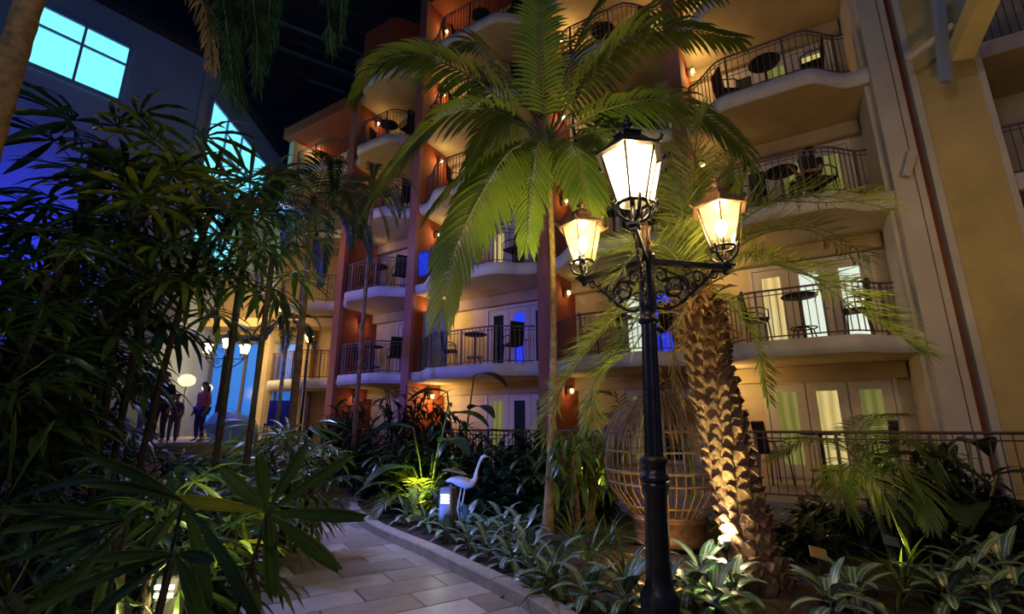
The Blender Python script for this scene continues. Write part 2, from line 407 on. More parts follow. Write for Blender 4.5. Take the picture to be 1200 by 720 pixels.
# ceiling and its beams
ce = MB().box((0, 14, 21.2), (60, 60, 0.3)).build('ceiling', M['ceil']); struct(ce)
for k in range(9):
    a = V((-16, 10+k*2.6, 20.3)); b = V((2, 22+k*2.6, 20.3))
    inst(MB().tube([a, b], 0.09, 4).tube([a+V((0,0,-.9)), b+V((0,0,-.9))], 0.06, 4).mesh('ceiling_truss', M['beam']), 'ceiling_truss', ce)
for k in range(5):
    mb = MB().box((0,0,0),(7,0.22,0.4), Euler((0,0,0.55)).to_matrix()); inst(mb.mesh('ceiling_beam', M['beam']), 'ceiling_beam', ce, (-9+k*0.9, 17.5+k*2.4, 18.6))

# ---------------------------------------------------------------- left wall with the big window
WL = V((0.62, 0.784, 0)).normalized(); WN = V((0.784,-0.62,0)).normalized()
wrot = math.atan2(WL.y, WL.x)
def wallpt(s, z, off=0.0):  # s measured along the wall from the corner going back towards the viewer
    return V((-12.1,16.2,0)) - WL*s + WN*off + V((0,0,z))
w = empty('wall_left', (-12.1,16.2,0), wrot); struct(w)
# local x = -s, local -y = toward the room
wallm = MB().box((-7.5, 0.25, 7.9), (15, 0.5, 15.8)); wallm.build('wall_face', M['bluewall'], w)
MB().box((-7.5, 0.1, 15.95), (15.1, 0.9, 0.35)).build('parapet', M['beam'], w)
def window(n_, parent_loc, rz, wd, ht, z, cols, rows, rowsplit=None, glass='cyan', label=None):
    r = empty('window_%d' % n_, parent_loc, rz); struct(r, label)
    mb = MB(); t = 0.09
    for sx in (-wd/2, wd/2): mb.box((sx, -0.03, z+ht/2), (t, 0.12, ht+t))
    for sz in (z, z+ht): mb.box((0, -0.03, sz), (wd+t, 0.12, t))
    mb.build('frame', M['bluewall'], r)
    zs = rowsplit or [k/rows for k in range(rows+1)]
    for i in range(1, cols): MB().box((-wd/2+wd*i/cols, -0.03, z+ht/2), (0.07, 0.1, ht)).build('mullion', M['bluewall'], r)
    for j in range(1, len(zs)-1): MB().box((0, -0.035, z+ht*zs[j]), (wd, 0.1, 0.07)).build('transom', M['bluewall'], r)
    for i in range(cols):
        for j in range(len(zs)-1):
            pw = wd/cols; ph = ht*(zs[j+1]-zs[j])
            MB().box((-wd/2+pw*(i+.5), 0.0, z+ht*(zs[j]+zs[j+1])/2), (pw-0.04, 0.02, ph-0.04)).build('pane', M[glass], r)
    return r
p = (V((-15.1,12.4,0))+V((-13.6,14.27,0)))/2 + WN*0.03
window(1, p+V((0.05,0,0)), wrot, 2.42, 2.15, 12.45, 2, 2, [0, 0.66, 1], label='big four-pane window glowing blue high on the left wall')
# the wall that continues straight back, with a tall gridded window
wf = empty('wall_left_far', (-12.1,16.2,0), math.radians(94)); struct(wf)
MB().box((4.4, 0.25, 7.9), (9.0, 0.5, 15.8)).build('wall_face', M['bluewall'], wf)
MB().box((4.4, 0.1, 15.95), (9.1, 0.9, 0.35)).build('parapet', M['beam'], wf)
d94 = V((math.cos(math.radians(94)), math.sin(math.radians(94)), 0)); n94 = V((d94.y,-d94.x,0))
window(2, V((-12.1,16.2,0))+d94*3.0+n94*0.04, math.radians(94), 5.0, 3.3, 11.1, 4, 2, label='tall gridded window glowing cyan on the wall running back')
window(3, V((-12.1,16.2,0))+d94*2.9+n94*0.04, math.radians(94), 4.4, 2.3, 7.9, 3, 1, label='low row of cyan panes under the tall gridded window')
# back wall with the shop front, standing on the terrace
wb = empty('wall_back', (-11.5, 19.6, 0)); struct(wb)
mb = MB().box((1.4, 0.3, 8.0), (12, 0.6, 5.4)).box((-3.9, 0.3, 2.9), (3.4, 0.6, 4.8)).box((3.4+1.6, 0.3, 2.9), (3.2, 0.6, 4.8)); mb.box((0.6,0.3,1.2),(6.0,0.6,0.6))
mb.build('wall_face', M['beigewall'], wb)
for x in (-2.6, 3.1): MB().box((x, -0.15, 3.1), (0.55, 0.5, 5.6)).build('pilaster', M['beigewall'], wb)
MB().box((1.0, -0.55, 5.6), (9.5, 1.1, 0.35)).build('canopy', M['beigewall'], wb)
r = empty('window_4', (-11.5,19.5,0)); struct(r, 'blue-lit shop front glazing behind the terrace')
for i in range(4):
    MB().box((-1.4+i*1.35, 0.05, 3.25), (1.25, 0.03, 3.3)).build('pane', M['shopglass'], r)
    MB().box((-2.06+i*1.35, -0.02, 3.25), (0.09, 0.12, 3.4)).build('mullion', M['grey'], r)
MB().box((0.6,-0.02,4.95),(5.6,0.14,0.1)).build('frame', M['grey'], r)
# raised terrace
te = MB().prism([(-5.0,11.9),(-6.9,16.6),(-9.0,19.5),(-16,19.5),(-16,9.4),(-7.0,9.4)], 0.02, 1.22).build('floor_terrace', M['terr']); struct(te, 'raised pale terrace where people rest, left of the path')
EDGE = MB().prism([(-4.92,11.85),(-6.97,9.28),(-16,9.28),(-16,9.52),(-7.1,9.52),(-5.1,12.1)], 1.22, 1.29).build('trim_3', M['fascia']); struct(EDGE)

# ---------------------------------------------------------------- hotel facade
def bayprof(W, z=0, n=26, big=0.62, inset=0.0):
    P = []
    for i in range(n+1):
        t = i/n
        a = min(1, max(0, (t-0.08)/0.22)); b = min(1, max(0, (0.92-t)/0.22))
        q = a*a*(3-2*a)*b*b*(3-2*b)
        P.append(V((t*W, -(big*q) + inset, z)))
    return P
def local(root_i, extra=0.0):
    return PIL[root_i]
door_no = [0]
PANES = {}   # (bay, floor): pane materials of the three leaves
def P3(*a): return a
for b in range(6):
    for f in range(6): PANES[(b,f)] = ('pane_dark','pane_dark','pane_green')
PANES.update({(4,0):('pane_green','pane_warm','pane_green'),(4,1):('pane_warm','pane_white','pane_white'),(4,2):('pane_dark','pane_green','pane_green'),
  (4,3):('pane_dark','pane_green','pane_warm'),(3,0):('pane_green','pane_dark','pane_green'),(3,1):('pane_white','pane_reflection','pane_dark'),(3,2):('pane_dark','pane_green','pane_warm'),
  (2,1):('pane_dark','pane_reflection','pane_dark'),(2,0):('pane_green','pane_dark','pane_dark'),(2,2):('pane_warm','pane_dark','pane_dark'),(1,1):('pane_dark','pane_reflection','pane_reflection'),(1,2):('pane_green','pane_dark','pane_warm'),
  (0,4):('pane_warm','pane_warm','pane_warm'),(0,3):('pane_reflection','pane_dark','pane_warm')})
bal_mesh = MB().box((0,0,0.5),(0.016,0.016,0.98)).mesh('baluster', M['rail'])
newel_mesh = MB().box((0,0,0.5),(0.045,0.045,1.04)).mesh('newel_post', M['rail'])
def railing(pts, root, z, bal_gap=0.13, name='railing', base=0.07):
    """pts in the root's frame; one mesh of rails, balusters as its sub-parts"""
    mb = MB()
    for (za, ra) in ((1.06, 0.024), (base+0.03, 0.016), (0.96, 0.012)):
        mb.tube([p+V((0,0,z+za-p.z)) for p in pts], ra, 5)
    rl = mb.build(name, M['rail'], root)
    acc = 0; last = pts[0]; k = 0
    for i in range(len(pts)-1):
        a, b_ = pts[i], pts[i+1]; L = (b_-a).length; ang = math.atan2(b_.y-a.y, b_.x-a.x)
        while acc < L:
            q = a.lerp(b_, acc/L)
            if k % 9 == 0: inst(newel_mesh, 'newel_post', rl, (q.x, q.y, z+0.02), (0,0,ang))
            else: inst(bal_mesh, 'baluster', rl, (q.x, q.y, z+base+0.0), (0,0,ang))
            acc += bal_gap; k += 1
        acc -= L
    return rl
def door_unit(root, x, z, y, leaves, mats, w=0.78, h=2.12, gap=0.0):
    door_no[0] += 1
    d = MB(); W = leaves*w
    d.box((x+W/2, y, z+h+0.05), (W+0.16, 0.10, 0.10)); d.box((x-0.04, y, z+h/2), (0.08, 0.10, h)); d.box((x+W+0.04, y, z+h/2), (0.08,0.10,h))
    dr = d.build('door_%d' % door_no[0], M['door']); dr.matrix_world = root.matrix_basis.copy(); dr['kind'] = 'structure'
    for i in range(leaves):
        lf = MB(); cx = x+(i+0.5)*w; s_ = 0.20; pw = w-2*s_
        lf.box((cx-w/2+s_/2+0.005, y, z+h/2), (s_-0.01, 0.05, h-0.02)); lf.box((cx+w/2-s_/2-0.005, y, z+h/2), (s_-0.01,0.05,h-0.02))
        lf.box((cx, y, z+0.16), (pw, 0.05, 0.30)); lf.box((cx, y, z+h-0.10), (pw, 0.05, 0.18))
        L = lf.build('door_leaf', M['door'], dr)
        MB().box((cx, y+0.01, z+h/2+0.06), (pw, 0.02, h-0.44)).build('pane', M[mats[i % len(mats)]], L)
        if i == 1: MB().tube([(cx+w/2-0.1, y-0.03, z+1.0),(cx+w/2-0.1,y-0.08,z+1.0),(cx+w/2-0.2,y-0.08,z+1.0)], 0.012, 6).build('handle', M['grey'], L)
    return dr
# pillars / fin walls
def pillar(i, z1, m_front, m_side, w=0.34, label=None):
    r = empty('pillar', PIL[i], BAYROT); struct(r, label)
    MB().box((0, -0.06, z1/2), (w, 0.16, z1)).build('front_face', M[m_front], r)
    MB().box((0, 0.02+DEPTH/2, z1/2), (w-0.04, DEPTH, z1)).build('fin_wall', M[m_side], r)
    return r
pillar(0, 14.3, 'stucco', 'stucco')
pillar(1, 16.7, 'rose', 'terracotta', label='rose pillar at the left end of the balconies')
pillar(2, 18.5, 'rose', 'terracotta'); pillar(3, 18.5, 'rose', 'terracotta'); pillar(4, 18.5, 'rose', 'terracotta')
LIT = {(4,0):1.8,(4,1):1.3,(4,3):1.8,(4,4):1.6,(4,2):0.45,(3,4):1.4,(3,1):0.3,(3,2):0.35,(3,3):0.7,(3,0):0.35,(2,0):2.6,(2,1):2.4,(2,2):0.9,(2,3):1.2,(2,4):1.1,(2,5):1.2,(1,1):0.25,(1,0):0.2,(1,3):0.3,(1,4):0.5,(0,4):0.6,(0,2):0.5,(3,5):0.8}
SCR = []
wl_proto = []
def wall_lamp(root, x, y, z, power, b, f, turn=math.pi/2, side=''):
    if not wl_proto:
        r = empty('wall_lamp')
        MB().box((0,-0.02,0),(0.12,0.03,0.24)).tube([(0,-0.03,0.08),(0,-0.1,0.14),(0,-0.16,0.10)], 0.012, 6).build('bracket', M['iron'], r)
        MB().lathe([(0.05,-0.14),(0.075,0.04),(0.078,0.05)], 6, (0,-0.16,0)).build('shade', M['glass'], r)
        MB().lathe([(0.095,0.05),(0.05,0.10),(0.012,0.13),(0.012,0.16)], 6, (0,-0.16,0)).build('cap', M['iron'], r)
        MB().lathe([(0.01,-0.07),(0.03,-0.05),(0.036,-0.02),(0.028,0.01),(0.01,0.03)], 8, (0,-0.16,0)).build('bulb', M['bulbsmall'], r)
        wl_proto.append(r); o = r
    else: o = copy_tree(wl_proto[0])
    mw = root.matrix_basis @ Matrix.Translation((x,y,z)) @ Matrix.Rotation(turn,4,'Z'); o.matrix_world = mw
    tag(o, '%s wall lamp, %s, %s' % ('bright' if power > .8 else 'small dim', BAYNAME[b].replace('the ','',1), FLNAME[f]+side), 'wall lamp', 'wall lamps on the balconies')
    q = mw @ V((0,-0.30,-0.05)); lamp('wall_lamp_light', 'POINT', q, 11*power, (1.0,0.66,0.24), 0.06)
table_proto, chair_proto = [], []
def make_table():
    r = empty('bistro_table')
    MB().lathe([(0.33,0.985),(0.345,1.0),(0.345,1.015),(0.33,1.025)], 24).build('tabletop', M['dark'], r)
    MB().tube([(0,0,0.03),(0,0,0.99)], 0.03, 8).build('pedestal', M['dark'], r)
    mb = MB(); mb.tube([(0.24*math.cos(a*math.pi/10),0.24*math.sin(a*math.pi/10),0.32) for a in range(21)], 0.014, 5); mb.build('foot_ring', M['dark'], r)
    for k in range(4):
        a = k*math.pi/2+0.4; MB().tube([(0,0,0.36),(0.2*math.cos(a),0.2*math.sin(a),0.30),(0.27*math.cos(a),0.27*math.sin(a),0.0)], 0.014, 5).build('leg', M['dark'], r)
    return r
def make_chair():
    r = empty('balcony_chair')
    MB().bbox((0,0,0.62),(0.46,0.44,0.06), 0.02).build('seat', M['dark'], r)
    MB().bbox((0,0.24,0.95),(0.46,0.05,0.62), 0.02, Euler((-0.12,0,0)).to_matrix()).build('backrest', M['dark'], r)
    for sx in (-1,1):
        for sy in (-1,1): MB().tube([(sx*0.20,sy*0.18,0.6),(sx*0.23,sy*0.22,0.0)], 0.015, 5).build('leg', M['dark'], r)
        MB().tube([(sx*0.24,0.22,0.85),(sx*0.26,-0.05,0.86),(sx*0.25,-0.2,0.80),(sx*0.23,-0.2,0.6)], 0.016, 5).build('armrest', M['dark'], r)
    return r
def place(proto, maker, root, x, y, z, rz, label, cat, group):
    if not proto: proto.append(maker()); o = proto[0]
    else: o = copy_tree(proto[0])
    o.matrix_world = root.matrix_basis @ Matrix.Translation((x,y,z)) @ Matrix.Rotation(rz,4,'Z')
    tag(o, label, cat, group); return o
for b in range(5):
    a, c = PIL[b], PIL[b+1]; W = (c-a).length
    floors = 6 if b > 0 else 5
    root0 = empty('tmp', a, math.atan2((c-a).y,(c-a).x)); bpy.context.view_layer.update()
    rot = root0.rotation_euler.z; MW = root0.matrix_basis.copy()
    # the wall behind the balconies of this bay
    wl = empty('wall_hotel', a, rot); struct(wl)
    ztop = 14.3 if b == 0 else (16.7 if b == 1 else 18.6)
    MB().box((W/2, DEPTH+0.1, ztop/2), (W, 0.2, ztop)).build('wall_face', M['stucco'], wl)
    for f in range(floors):
        z = FZ[f]
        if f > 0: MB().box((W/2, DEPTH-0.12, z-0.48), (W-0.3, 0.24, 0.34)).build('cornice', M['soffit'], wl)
        if f > 0:
            bal = empty('balcony', a, rot)
            tag(bal, 'curved balcony with dark railing, %s, %s' % (BAYNAME[b].replace('the ','',1) if len(BAYNAME[b])>30 else BAYNAME[b], FLNAME[f]), 'balcony', 'curved balconies of the hotel')
            pr = bayprof(W)
            mb = MB(); n = len(pr)
            top = [V((p.x,p.y,z)) for p in pr]; bot = [V((p.x,p.y+0.05,z-0.30)) for p in pr]
            bk = [V((p.x,DEPTH,z)) for p in pr]; bkb = [V((p.x,DEPTH,z-0.30)) for p in pr]
            vs_ = top+bot+bk+bkb; fs = []
            for i in range(n-1):
                fs += [(i,i+1,2*n+i+1,2*n+i),(n+i+1,n+i,3*n+i,3*n+i+1)]
            mb.add(vs_, fs, False); mb.mi = 0
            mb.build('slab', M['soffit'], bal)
            fb = MB(); vs_ = []
            for p in pr: vs_ += [V((p.x,p.y,z+0.02)), V((p.x,p.y-0.035,z)), V((p.x,p.y-0.035,z-0.19)), V((p.x,p.y,z-0.24)), V((p.x,p.y+0.07,z-0.31))]
            fs = []
            for i in range(n-1):
                for j in range(4): q = i*5+j; fs.append((q,q+1,q+6,q+5))
            fb.add(vs_, fs, True); fb.build('fascia', M['fascia'], bal)
            railing([V((p.x, p.y+0.07, z)) for p in pr if 0.2 < p.x < W-0.2], bal, z)
        # doors: three glazed leaves, right of the bay's middle
        lw = 0.80 if W > 3.8 else 0.62
        dx = W*0.40 if b != 4 else W*0.28
        door_unit(root0, dx, z, DEPTH-0.05, 3, PANES[(b,f)], lw)
        pw = LIT.get((b,f), 0.12)
        if pw >= 0.2: wall_lamp(root0, 0.17, 0.85, z+2.12, pw, b, f)
        if (b,f) == (3,4): wall_lamp(root0, W-0.17, 0.6, z+2.12, 1.5, b, f, -math.pi/2, ', right side')
        if pw < 0.2 and b != 0: lamp('balcony_glow', 'POINT', MW @ V((W*0.2, DEPTH-0.6, z+2.3)), 1.5, WARM, 0.1)
        if b in (1,2,3,4) and (f > 0 or b == 4):
            bn = BAYNAME[b] if len(BAYNAME[b]) < 30 else BAYNAME[b].replace(' by the orange end wall','').replace(' beside the tall column','')
            place(table_proto, make_table, root0, W*0.52, 0.05, z, rnd(0,3), 'round black bistro table on balcony, %s, %s' % (bn, FLNAME[f]), 'table', 'black balcony tables')
            place(chair_proto, make_chair, root0, W*0.30, 0.25, z, -1.2+rnd(-.3,.3)+math.pi, 'left black chair on balcony, %s, %s' % (bn, FLNAME[f]), 'chair', 'black balcony chairs')
            if not (b == 4 and f == 2): place(chair_proto, make_chair, root0, W*0.76, 0.25, z, 1.2+rnd(-.3,.3)+math.pi, 'right black chair on balcony, %s, %s' % (bn, FLNAME[f]), 'chair', 'black balcony chairs')
    # roof slab above the top floor
    if b > 0:
        zt = ztop
        pr = bayprof(W, big=0.75)
        rp = [(p.x, p.y) for p in pr] + [(W, DEPTH+0.3), (0, DEPTH+0.3)]
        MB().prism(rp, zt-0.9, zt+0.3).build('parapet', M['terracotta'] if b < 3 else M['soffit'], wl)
    else:
        MB().box((W/2, DEPTH/2-0.1, ztop+0.1), (W+0.3, DEPTH+0.8, 0.5)).build('parapet', M['terracotta'], wl)
    bpy.data.objects.remove(root0)
# orange end wall left of the left bay
# ground-floor deck with its long railing
DK = [V((8.6,5.45,0)), V((6.9,6.45,0)), V((4.3,7.95,0)), V((2.6,8.98,0)), V((0.9,10.05,0)), V((-0.6,11.35,0)), V((-2.4,13.6,0)), V((-4.4,15.0,0)), V((-6.2,16.2,0))]
back = [p - NRM*3.2 if i < 5 else p - NRM*(3.0) for i, p in enumerate(DK)]
dk = MB().prism([(p.x,p.y) for p in DK]+[(p.x,p.y) for p in [V((-4.5,18,0)), V((8.5,10,0)), V((9.6,8,0))]], 0.0, 0.45).build('floor_deck', M['deck']); struct(dk, 'ground-floor deck slab along the hotel rooms')
rr = empty('deck_railing'); tag(rr, 'long dark railing along the ground-floor deck behind the plants', 'railing')
railing([p + V((0.06,0.1,0.45)) for p in DK[1:]], rr, 0.45, 0.125)

# ---------------------------------------------------------------- right-hand columns and the dark wing
rc = empty('pillar', PIL[5], BAYROT); struct(rc, 'tall pale pillar at the right end of the balconies')
MB().box((0.22, 0.1, 9.5), (0.46, 0.5, 19)).build('front_face', M['pale'], rc)
MB().box((-0.03, DEPTH/2+0.2, 9.5), (0.14, DEPTH, 19)).build('fin_wall', M['pale'], rc)
MB().box((0.33, -0.152, 9.5), (0.015, 0.02, 19)).build('groove', M['brown'], rc)
MB().box((0.50, 0.2, 9.5), (0.12, 0.3, 19)).build('brown_channel', M['brown'], rc)
MB().box((0.61, 0.0, 9.5), (0.11, 0.5, 19)).build('edge_strip', M['pale'], rc)
cc = empty('pillar', PIL[5]+DIR*0.665, BAYROT); struct(cc, 'massive tan stucco column at the right')
MB().box((0.44, 0.25, 9.5), (0.88, 0.8, 19)).build('shaft', M['tan'], cc)
MB().box((0.93, 0.27, 9.5), (0.10, 0.9, 19)).build('edge_strip', M['pale'], cc)
MB().bbox((0.44, 0.1, 0.18), (1.3, 1.2, 0.36), 0.04).build('plinth', M['curb'], cc)
def beam(a, b_, w, d, name, m, par):
    a, b_ = V(a), V(b_); t = (b_-a); L = t.length
    R = t.to_track_quat('Z','Y').to_matrix()
    mb = MB().box((a+b_)/2, (w, d, L), R); return mb.build(name, m, par)
br = empty('trim_4'); struct(br, 'slanted beams braced against the tan column')
beam(at(1124,66,7.4), at(1178,-60,6.0), 0.34, 0.30, 'slanted_beam', M['tan'], br)
beam(at(1063,71,7.75), at(1117,30,7.3), 0.10, 0.10, 'brace', M['pale'], br)
beam(at(1108,96,7.5), at(1098,-20,7.2), 0.17, 0.10, 'hanger', M['bluewall'], br)
beam(at(1062,206,8.3), at(1069,178,8.25), 0.05, 0.14, 'corbel', M['pale'], br)
wr = empty('wall_right_wing', (9.15, 8.35, 0), BAYROT); struct(wr)
MB().box((2.6, 1.8, 9.5), (6.0, 0.2, 19)).build('wall_face', M['stucco'], wr)
for f in range(1, 6):
    z = FZ[f]
    bal = empty('balcony', (9.15,8.35,0), BAYROT); tag(bal, 'dark balcony past the tan column at the right edge, %s' % FLNAME[f], 'balcony', 'balconies past the tan column')
    MB().box((2.3, 0.85, z-0.16), (4.6, 1.9, 0.32)).build('slab', M['soffit'], bal)
    MB().box((2.3, -0.12, z-0.15), (4.6, 0.06, 0.32)).build('fascia', M['fascia'], bal)
    railing([V((0.1+0.44*k, 0.0, z)) for k in range(11)], bal, z)
# ================================================================== LAMP POST
def spiral(c, r0, turns, a0, n=22, plane=None, shrink=0.15, sgn=1):
    pts = []
    for i in range(n+1):
        t = i/n; r = r0*(1-(1-shrink)*t); a = a0+sgn*turns*2*math.pi*t
        pts.append((c[0]+r*math.cos(a), c[1]+r*math.sin(a)))
    return pts
def lantern(loc, rz, lab, frosted, power, sc=1.0, shade_m='bronze', group='lanterns on the tall lamp post'):
    r = empty('lantern', loc, rz); r.scale = (sc,sc,sc)
    m = M[shade_m]
    mb = MB()      # cradle: foot, cup ring and four curled claws
    mb.lathe([(0.035,0.0),(0.045,0.015),(0.03,0.03),(0.018,0.05),(0.018,0.16)], 10)
    mb.tube([(0.115*math.cos(a*math.pi/6),0.115*math.sin(a*math.pi/6),0.175) for a in range(13)], 0.014, 6)
    for k in range(4):
        a = k*math.pi/2+0.5; ca_, sa_ = math.cos(a), math.sin(a)
        pr = [(0.02,0.03),(0.06,0.035),(0.105,0.06),(0.135,0.10),(0.145,0.15),(0.13,0.185),(0.15,0.2),(0.165,0.18),(0.155,0.16)]
        mb.tube([(q*ca_, q*sa_, z) for q, z in pr], [0.012,0.014,0.016,0.016,0.016,0.013,0.012,0.010,0.008], 6)
    mb.build('cradle', M['iron'], r)
    n = 6; b0, b1, z0, z1 = 0.125, 0.235, 0.18, 0.60
    fr = MB()
    for k in range(n):
        a = 2*math.pi*k/n; 
        fr.tube([(b0*math.cos(a),b0*math.sin(a),z0),(b1*math.cos(a),b1*math.sin(a),z1)], 0.009, 4)
        a2 = 2*math.pi*(k+1)/n
        for (bb, zz, rr_) in ((b0,z0,0.011),(b1,z1,0.012)):
            fr.tube([(bb*math.cos(a),bb*math.sin(a),zz),(bb*math.cos(a2),bb*math.sin(a2),zz)], rr_, 4)
    fr.build('frame', m, r)
    for k in range(n):
        a = 2*math.pi*k/n; a2 = 2*math.pi*(k+1)/n
        q = [V((b0*math.cos(a),b0*math.sin(a),z0)),V((b0*math.cos(a2),b0*math.sin(a2),z0)),V((b1*math.cos(a2),b1*math.sin(a2),z1)),V((b1*math.cos(a),b1*math.sin(a),z1))]
        MB().add(q, [(0,1,2,3)]).build('glass_pane', M['frost' if frosted else 'glass'], r)
    rf = MB(); rf.lathe([(0.285,0.585),(0.29,0.60),(0.21,0.66),(0.125,0.745),(0.12,0.76),(0.135,0.77),(0.10,0.80),(0.05,0.825),(0.03,0.84)], 6, smooth=False)
    rf.build('roof', m, r)
    ac = MB()
    for k in range(n):
        a = 2*math.pi*k/n; ca_, sa_ = math.cos(a), math.sin(a)
        ac.tube([(0.25*ca_,0.25*sa_,0.60),(0.29*ca_,0.29*sa_,0.605),(0.315*ca_,0.315*sa_,0.63),(0.30*ca_,0.30*sa_,0.65)], [0.018,0.018,0.014,0.008], 5)
    ac.build('corner_scroll', m, r)
    MB().lathe([(0.03,0.83),(0.022,0.85),(0.05,0.87),(0.055,0.885),(0.03,0.905),(0.02,0.92),(0.03,0.935),(0.018,0.955),(0.004,0.985)], 10).build('finial', m, r)
    MB().tube([(0,0,0.16),(0,0,0.30)], 0.02, 8).build('bulb_holder', M['iron'], r)
    MB().lathe([(0.02,0.30),(0.04,0.33),(0.052,0.38),(0.05,0.43),(0.03,0.47),(0.008,0.485)], 12).build('bulb', M['bulb'], r)
    tag(r, lab, 'lantern', group)
    lamp('lantern_light', 'POINT', V(loc)+V((0,0,0.44*sc)), power, (1.0,0.72,0.34), 0.055*sc)
    return r
PB = V((1.15, 4.2, 0)); lean = 0.030
lp = empty('lamp_post', PB); lp.rotation_euler = (0, lean, 0)
tag(lp, 'tall black fluted cast-iron lamp post carrying four lanterns', 'lamp post')
MB().lathe([(0.21,0),(0.21,0.10),(0.17,0.14),(0.15,0.22),(0.155,0.30),(0.12,0.36),(0.105,0.42),(0.10,0.5),(0.095,1.05),(0.11,1.10),(0.118,1.13),(0.10,1.16)], 24, flute=0.07).build('base', M['iron'], lp)
MB().lathe([(0.09,1.15),(0.125,1.17),(0.125,1.20),(0.10,1.22),(0.098,1.29),(0.115,1.31),(0.115,1.335),(0.085,1.36)], 24).build('collar', M['iron'], lp)
MB().lathe([(0.078,1.34),(0.066,2.50)], 24, flute=0.12, smooth=False).build('fluted_shaft', M['iron'], lp)
MB().lathe([(0.07,2.49),(0.095,2.51),(0.095,2.535),(0.075,2.55),(0.07,2.60),(0.082,2.63),(0.078,2.75),(0.066,2.95),(0.064,3.10),(0.085,3.12),(0.085,3.15),(0.055,3.17)], 20, flute=0.05).build('upper_collar', M['iron'], lp)
MB().lathe([(0.05,3.14),(0.045,3.22),(0.06,3.24),(0.06,3.26),(0.042,3.28),(0.04,3.38),(0.055,3.40),(0.055,3.42),(0.03,3.44),(0.03,3.50)], 14).build('neck', M['bronze'], lp)
arms = [math.atan2(-.7,-.28), math.atan2(-.7,-.28)+2*math.pi/3, math.atan2(-.7,-.28)-2*math.pi/3]
for k, a in enumerate(arms):
    L = 0.80
    ar = MB().box((L/2+0.03, 0, 3.085), (L, 0.055, 0.045)); ar.box((L+0.0,0,3.105),(0.13,0.10,0.02))
    ao = ar.build('arm', M['iron'], lp); ao.rotation_euler = (0,0,a)
    sc = MB()
    def sp(pts, rr=0.011): sc.tube([(x,0,z) for x, z in pts], [rr*(1-0.45*i/len(pts)) for i in range(len(pts))], 5)
    # big outer sweep from the post foot to the arm tip, then nested scrolls
    sp([(q.x,q.z) for q in bez((0.07,0,2.66),(0.16,0,2.60),(0.30,0,2.70),8)]+[(q.x,q.z) for q in bez((0.30,0,2.70),(0.50,0,2.86),(0.62,0,3.0),6)]+[(q.x,q.z) for q in bez((0.62,0,3.0),(0.70,0,3.07),(0.80,0,3.02),6)], 0.017)
    sp(spiral((0.27,2.84), 0.145, 1.6, -1.4, 30), 0.015); sp(spiral((0.27,2.84), 0.10, 1.2, 1.8, 22), 0.012)
    sp(spiral((0.50,2.965), 0.088, 1.5, -2.2, 24), 0.013); sp(spiral((0.66,3.015), 0.05, 1.4, -2.5, 20), 0.011)
    sp(spiral((0.13,2.96), 0.075, 1.4, 2.2, 22, sgn=-1), 0.012); sp(spiral((0.115,2.76), 0.05, 1.3, 0.5, 18), 0.011)
    sp(spiral((0.40,3.02), 0.045, 1.3, 3.1, 16, sgn=-1), 0.010); sp(spiral((0.775,3.04), 0.035, 1.4, 1.2, 16, sgn=-1), 0.012)
    sp(spiral((0.40,2.82), 0.055, 1.3, -1.0, 16), 0.010)
    sp(spiral((0.19,2.86), 0.06, 1.2, 2.6, 16, sgn=-1), 0.010); sp(spiral((0.35,2.90), 0.06, 1.2, -0.4, 16), 0.010); sp(spiral((0.58,2.93), 0.04, 1.3, 0.8, 16), 0.010); sp(spiral((0.47,2.87), 0.04, 1.2, 2.8, 14, sgn=-1), 0.009); sp([(0.08,3.05),(0.2,3.0),(0.34,2.96),(0.5,3.04)], 0.010)
    for (x, z, t) in ((0.2,2.93,0.6),(0.33,2.93,2.2),(0.30,2.76,-0.6),(0.45,2.90,0.8),(0.57,2.98,1.1),(0.2,2.78,2.4),(0.17,3.02,0.2),(0.34,2.86,-1.2)):
        sc.add([(x-0.045*math.cos(t),-0.008,z-0.045*math.sin(t)),(x+0.02*math.sin(t),-0.008,z-0.02*math.cos(t)),(x+0.045*math.cos(t),0,z+0.045*math.sin(t)),(x-0.02*math.sin(t),0.008,z+0.02*math.cos(t))],[(0,1,2,3)])
    so = sc.build('scrollwork', M['iron'], lp); so.rotation_euler = (0,0,a)
    tipl = V((math.cos(a)*(L-0.01), math.sin(a)*(L-0.01), 3.115))
    tip = Matrix.Translation(PB) @ Matrix.Rotation(lean,4,'Y') @ tipl
    lantern(tip, a, ['brightest lantern with frosted glass on the arm nearest the camera','clear glass lantern on the right arm of the lamp post','clear glass lantern on the left arm of the lamp post'][k], k == 0, [95,60,60][k], [1.0,0.95,0.93][k], ['iron','bronze','bronze'][k])
top = Matrix.Translation(PB) @ Matrix.Rotation(lean,4,'Y') @ V((0,0,3.48))
lantern(top, 0.3, 'lantern on top of the post, half hidden behind the brightest one', True, 60, 0.95, 'iron')

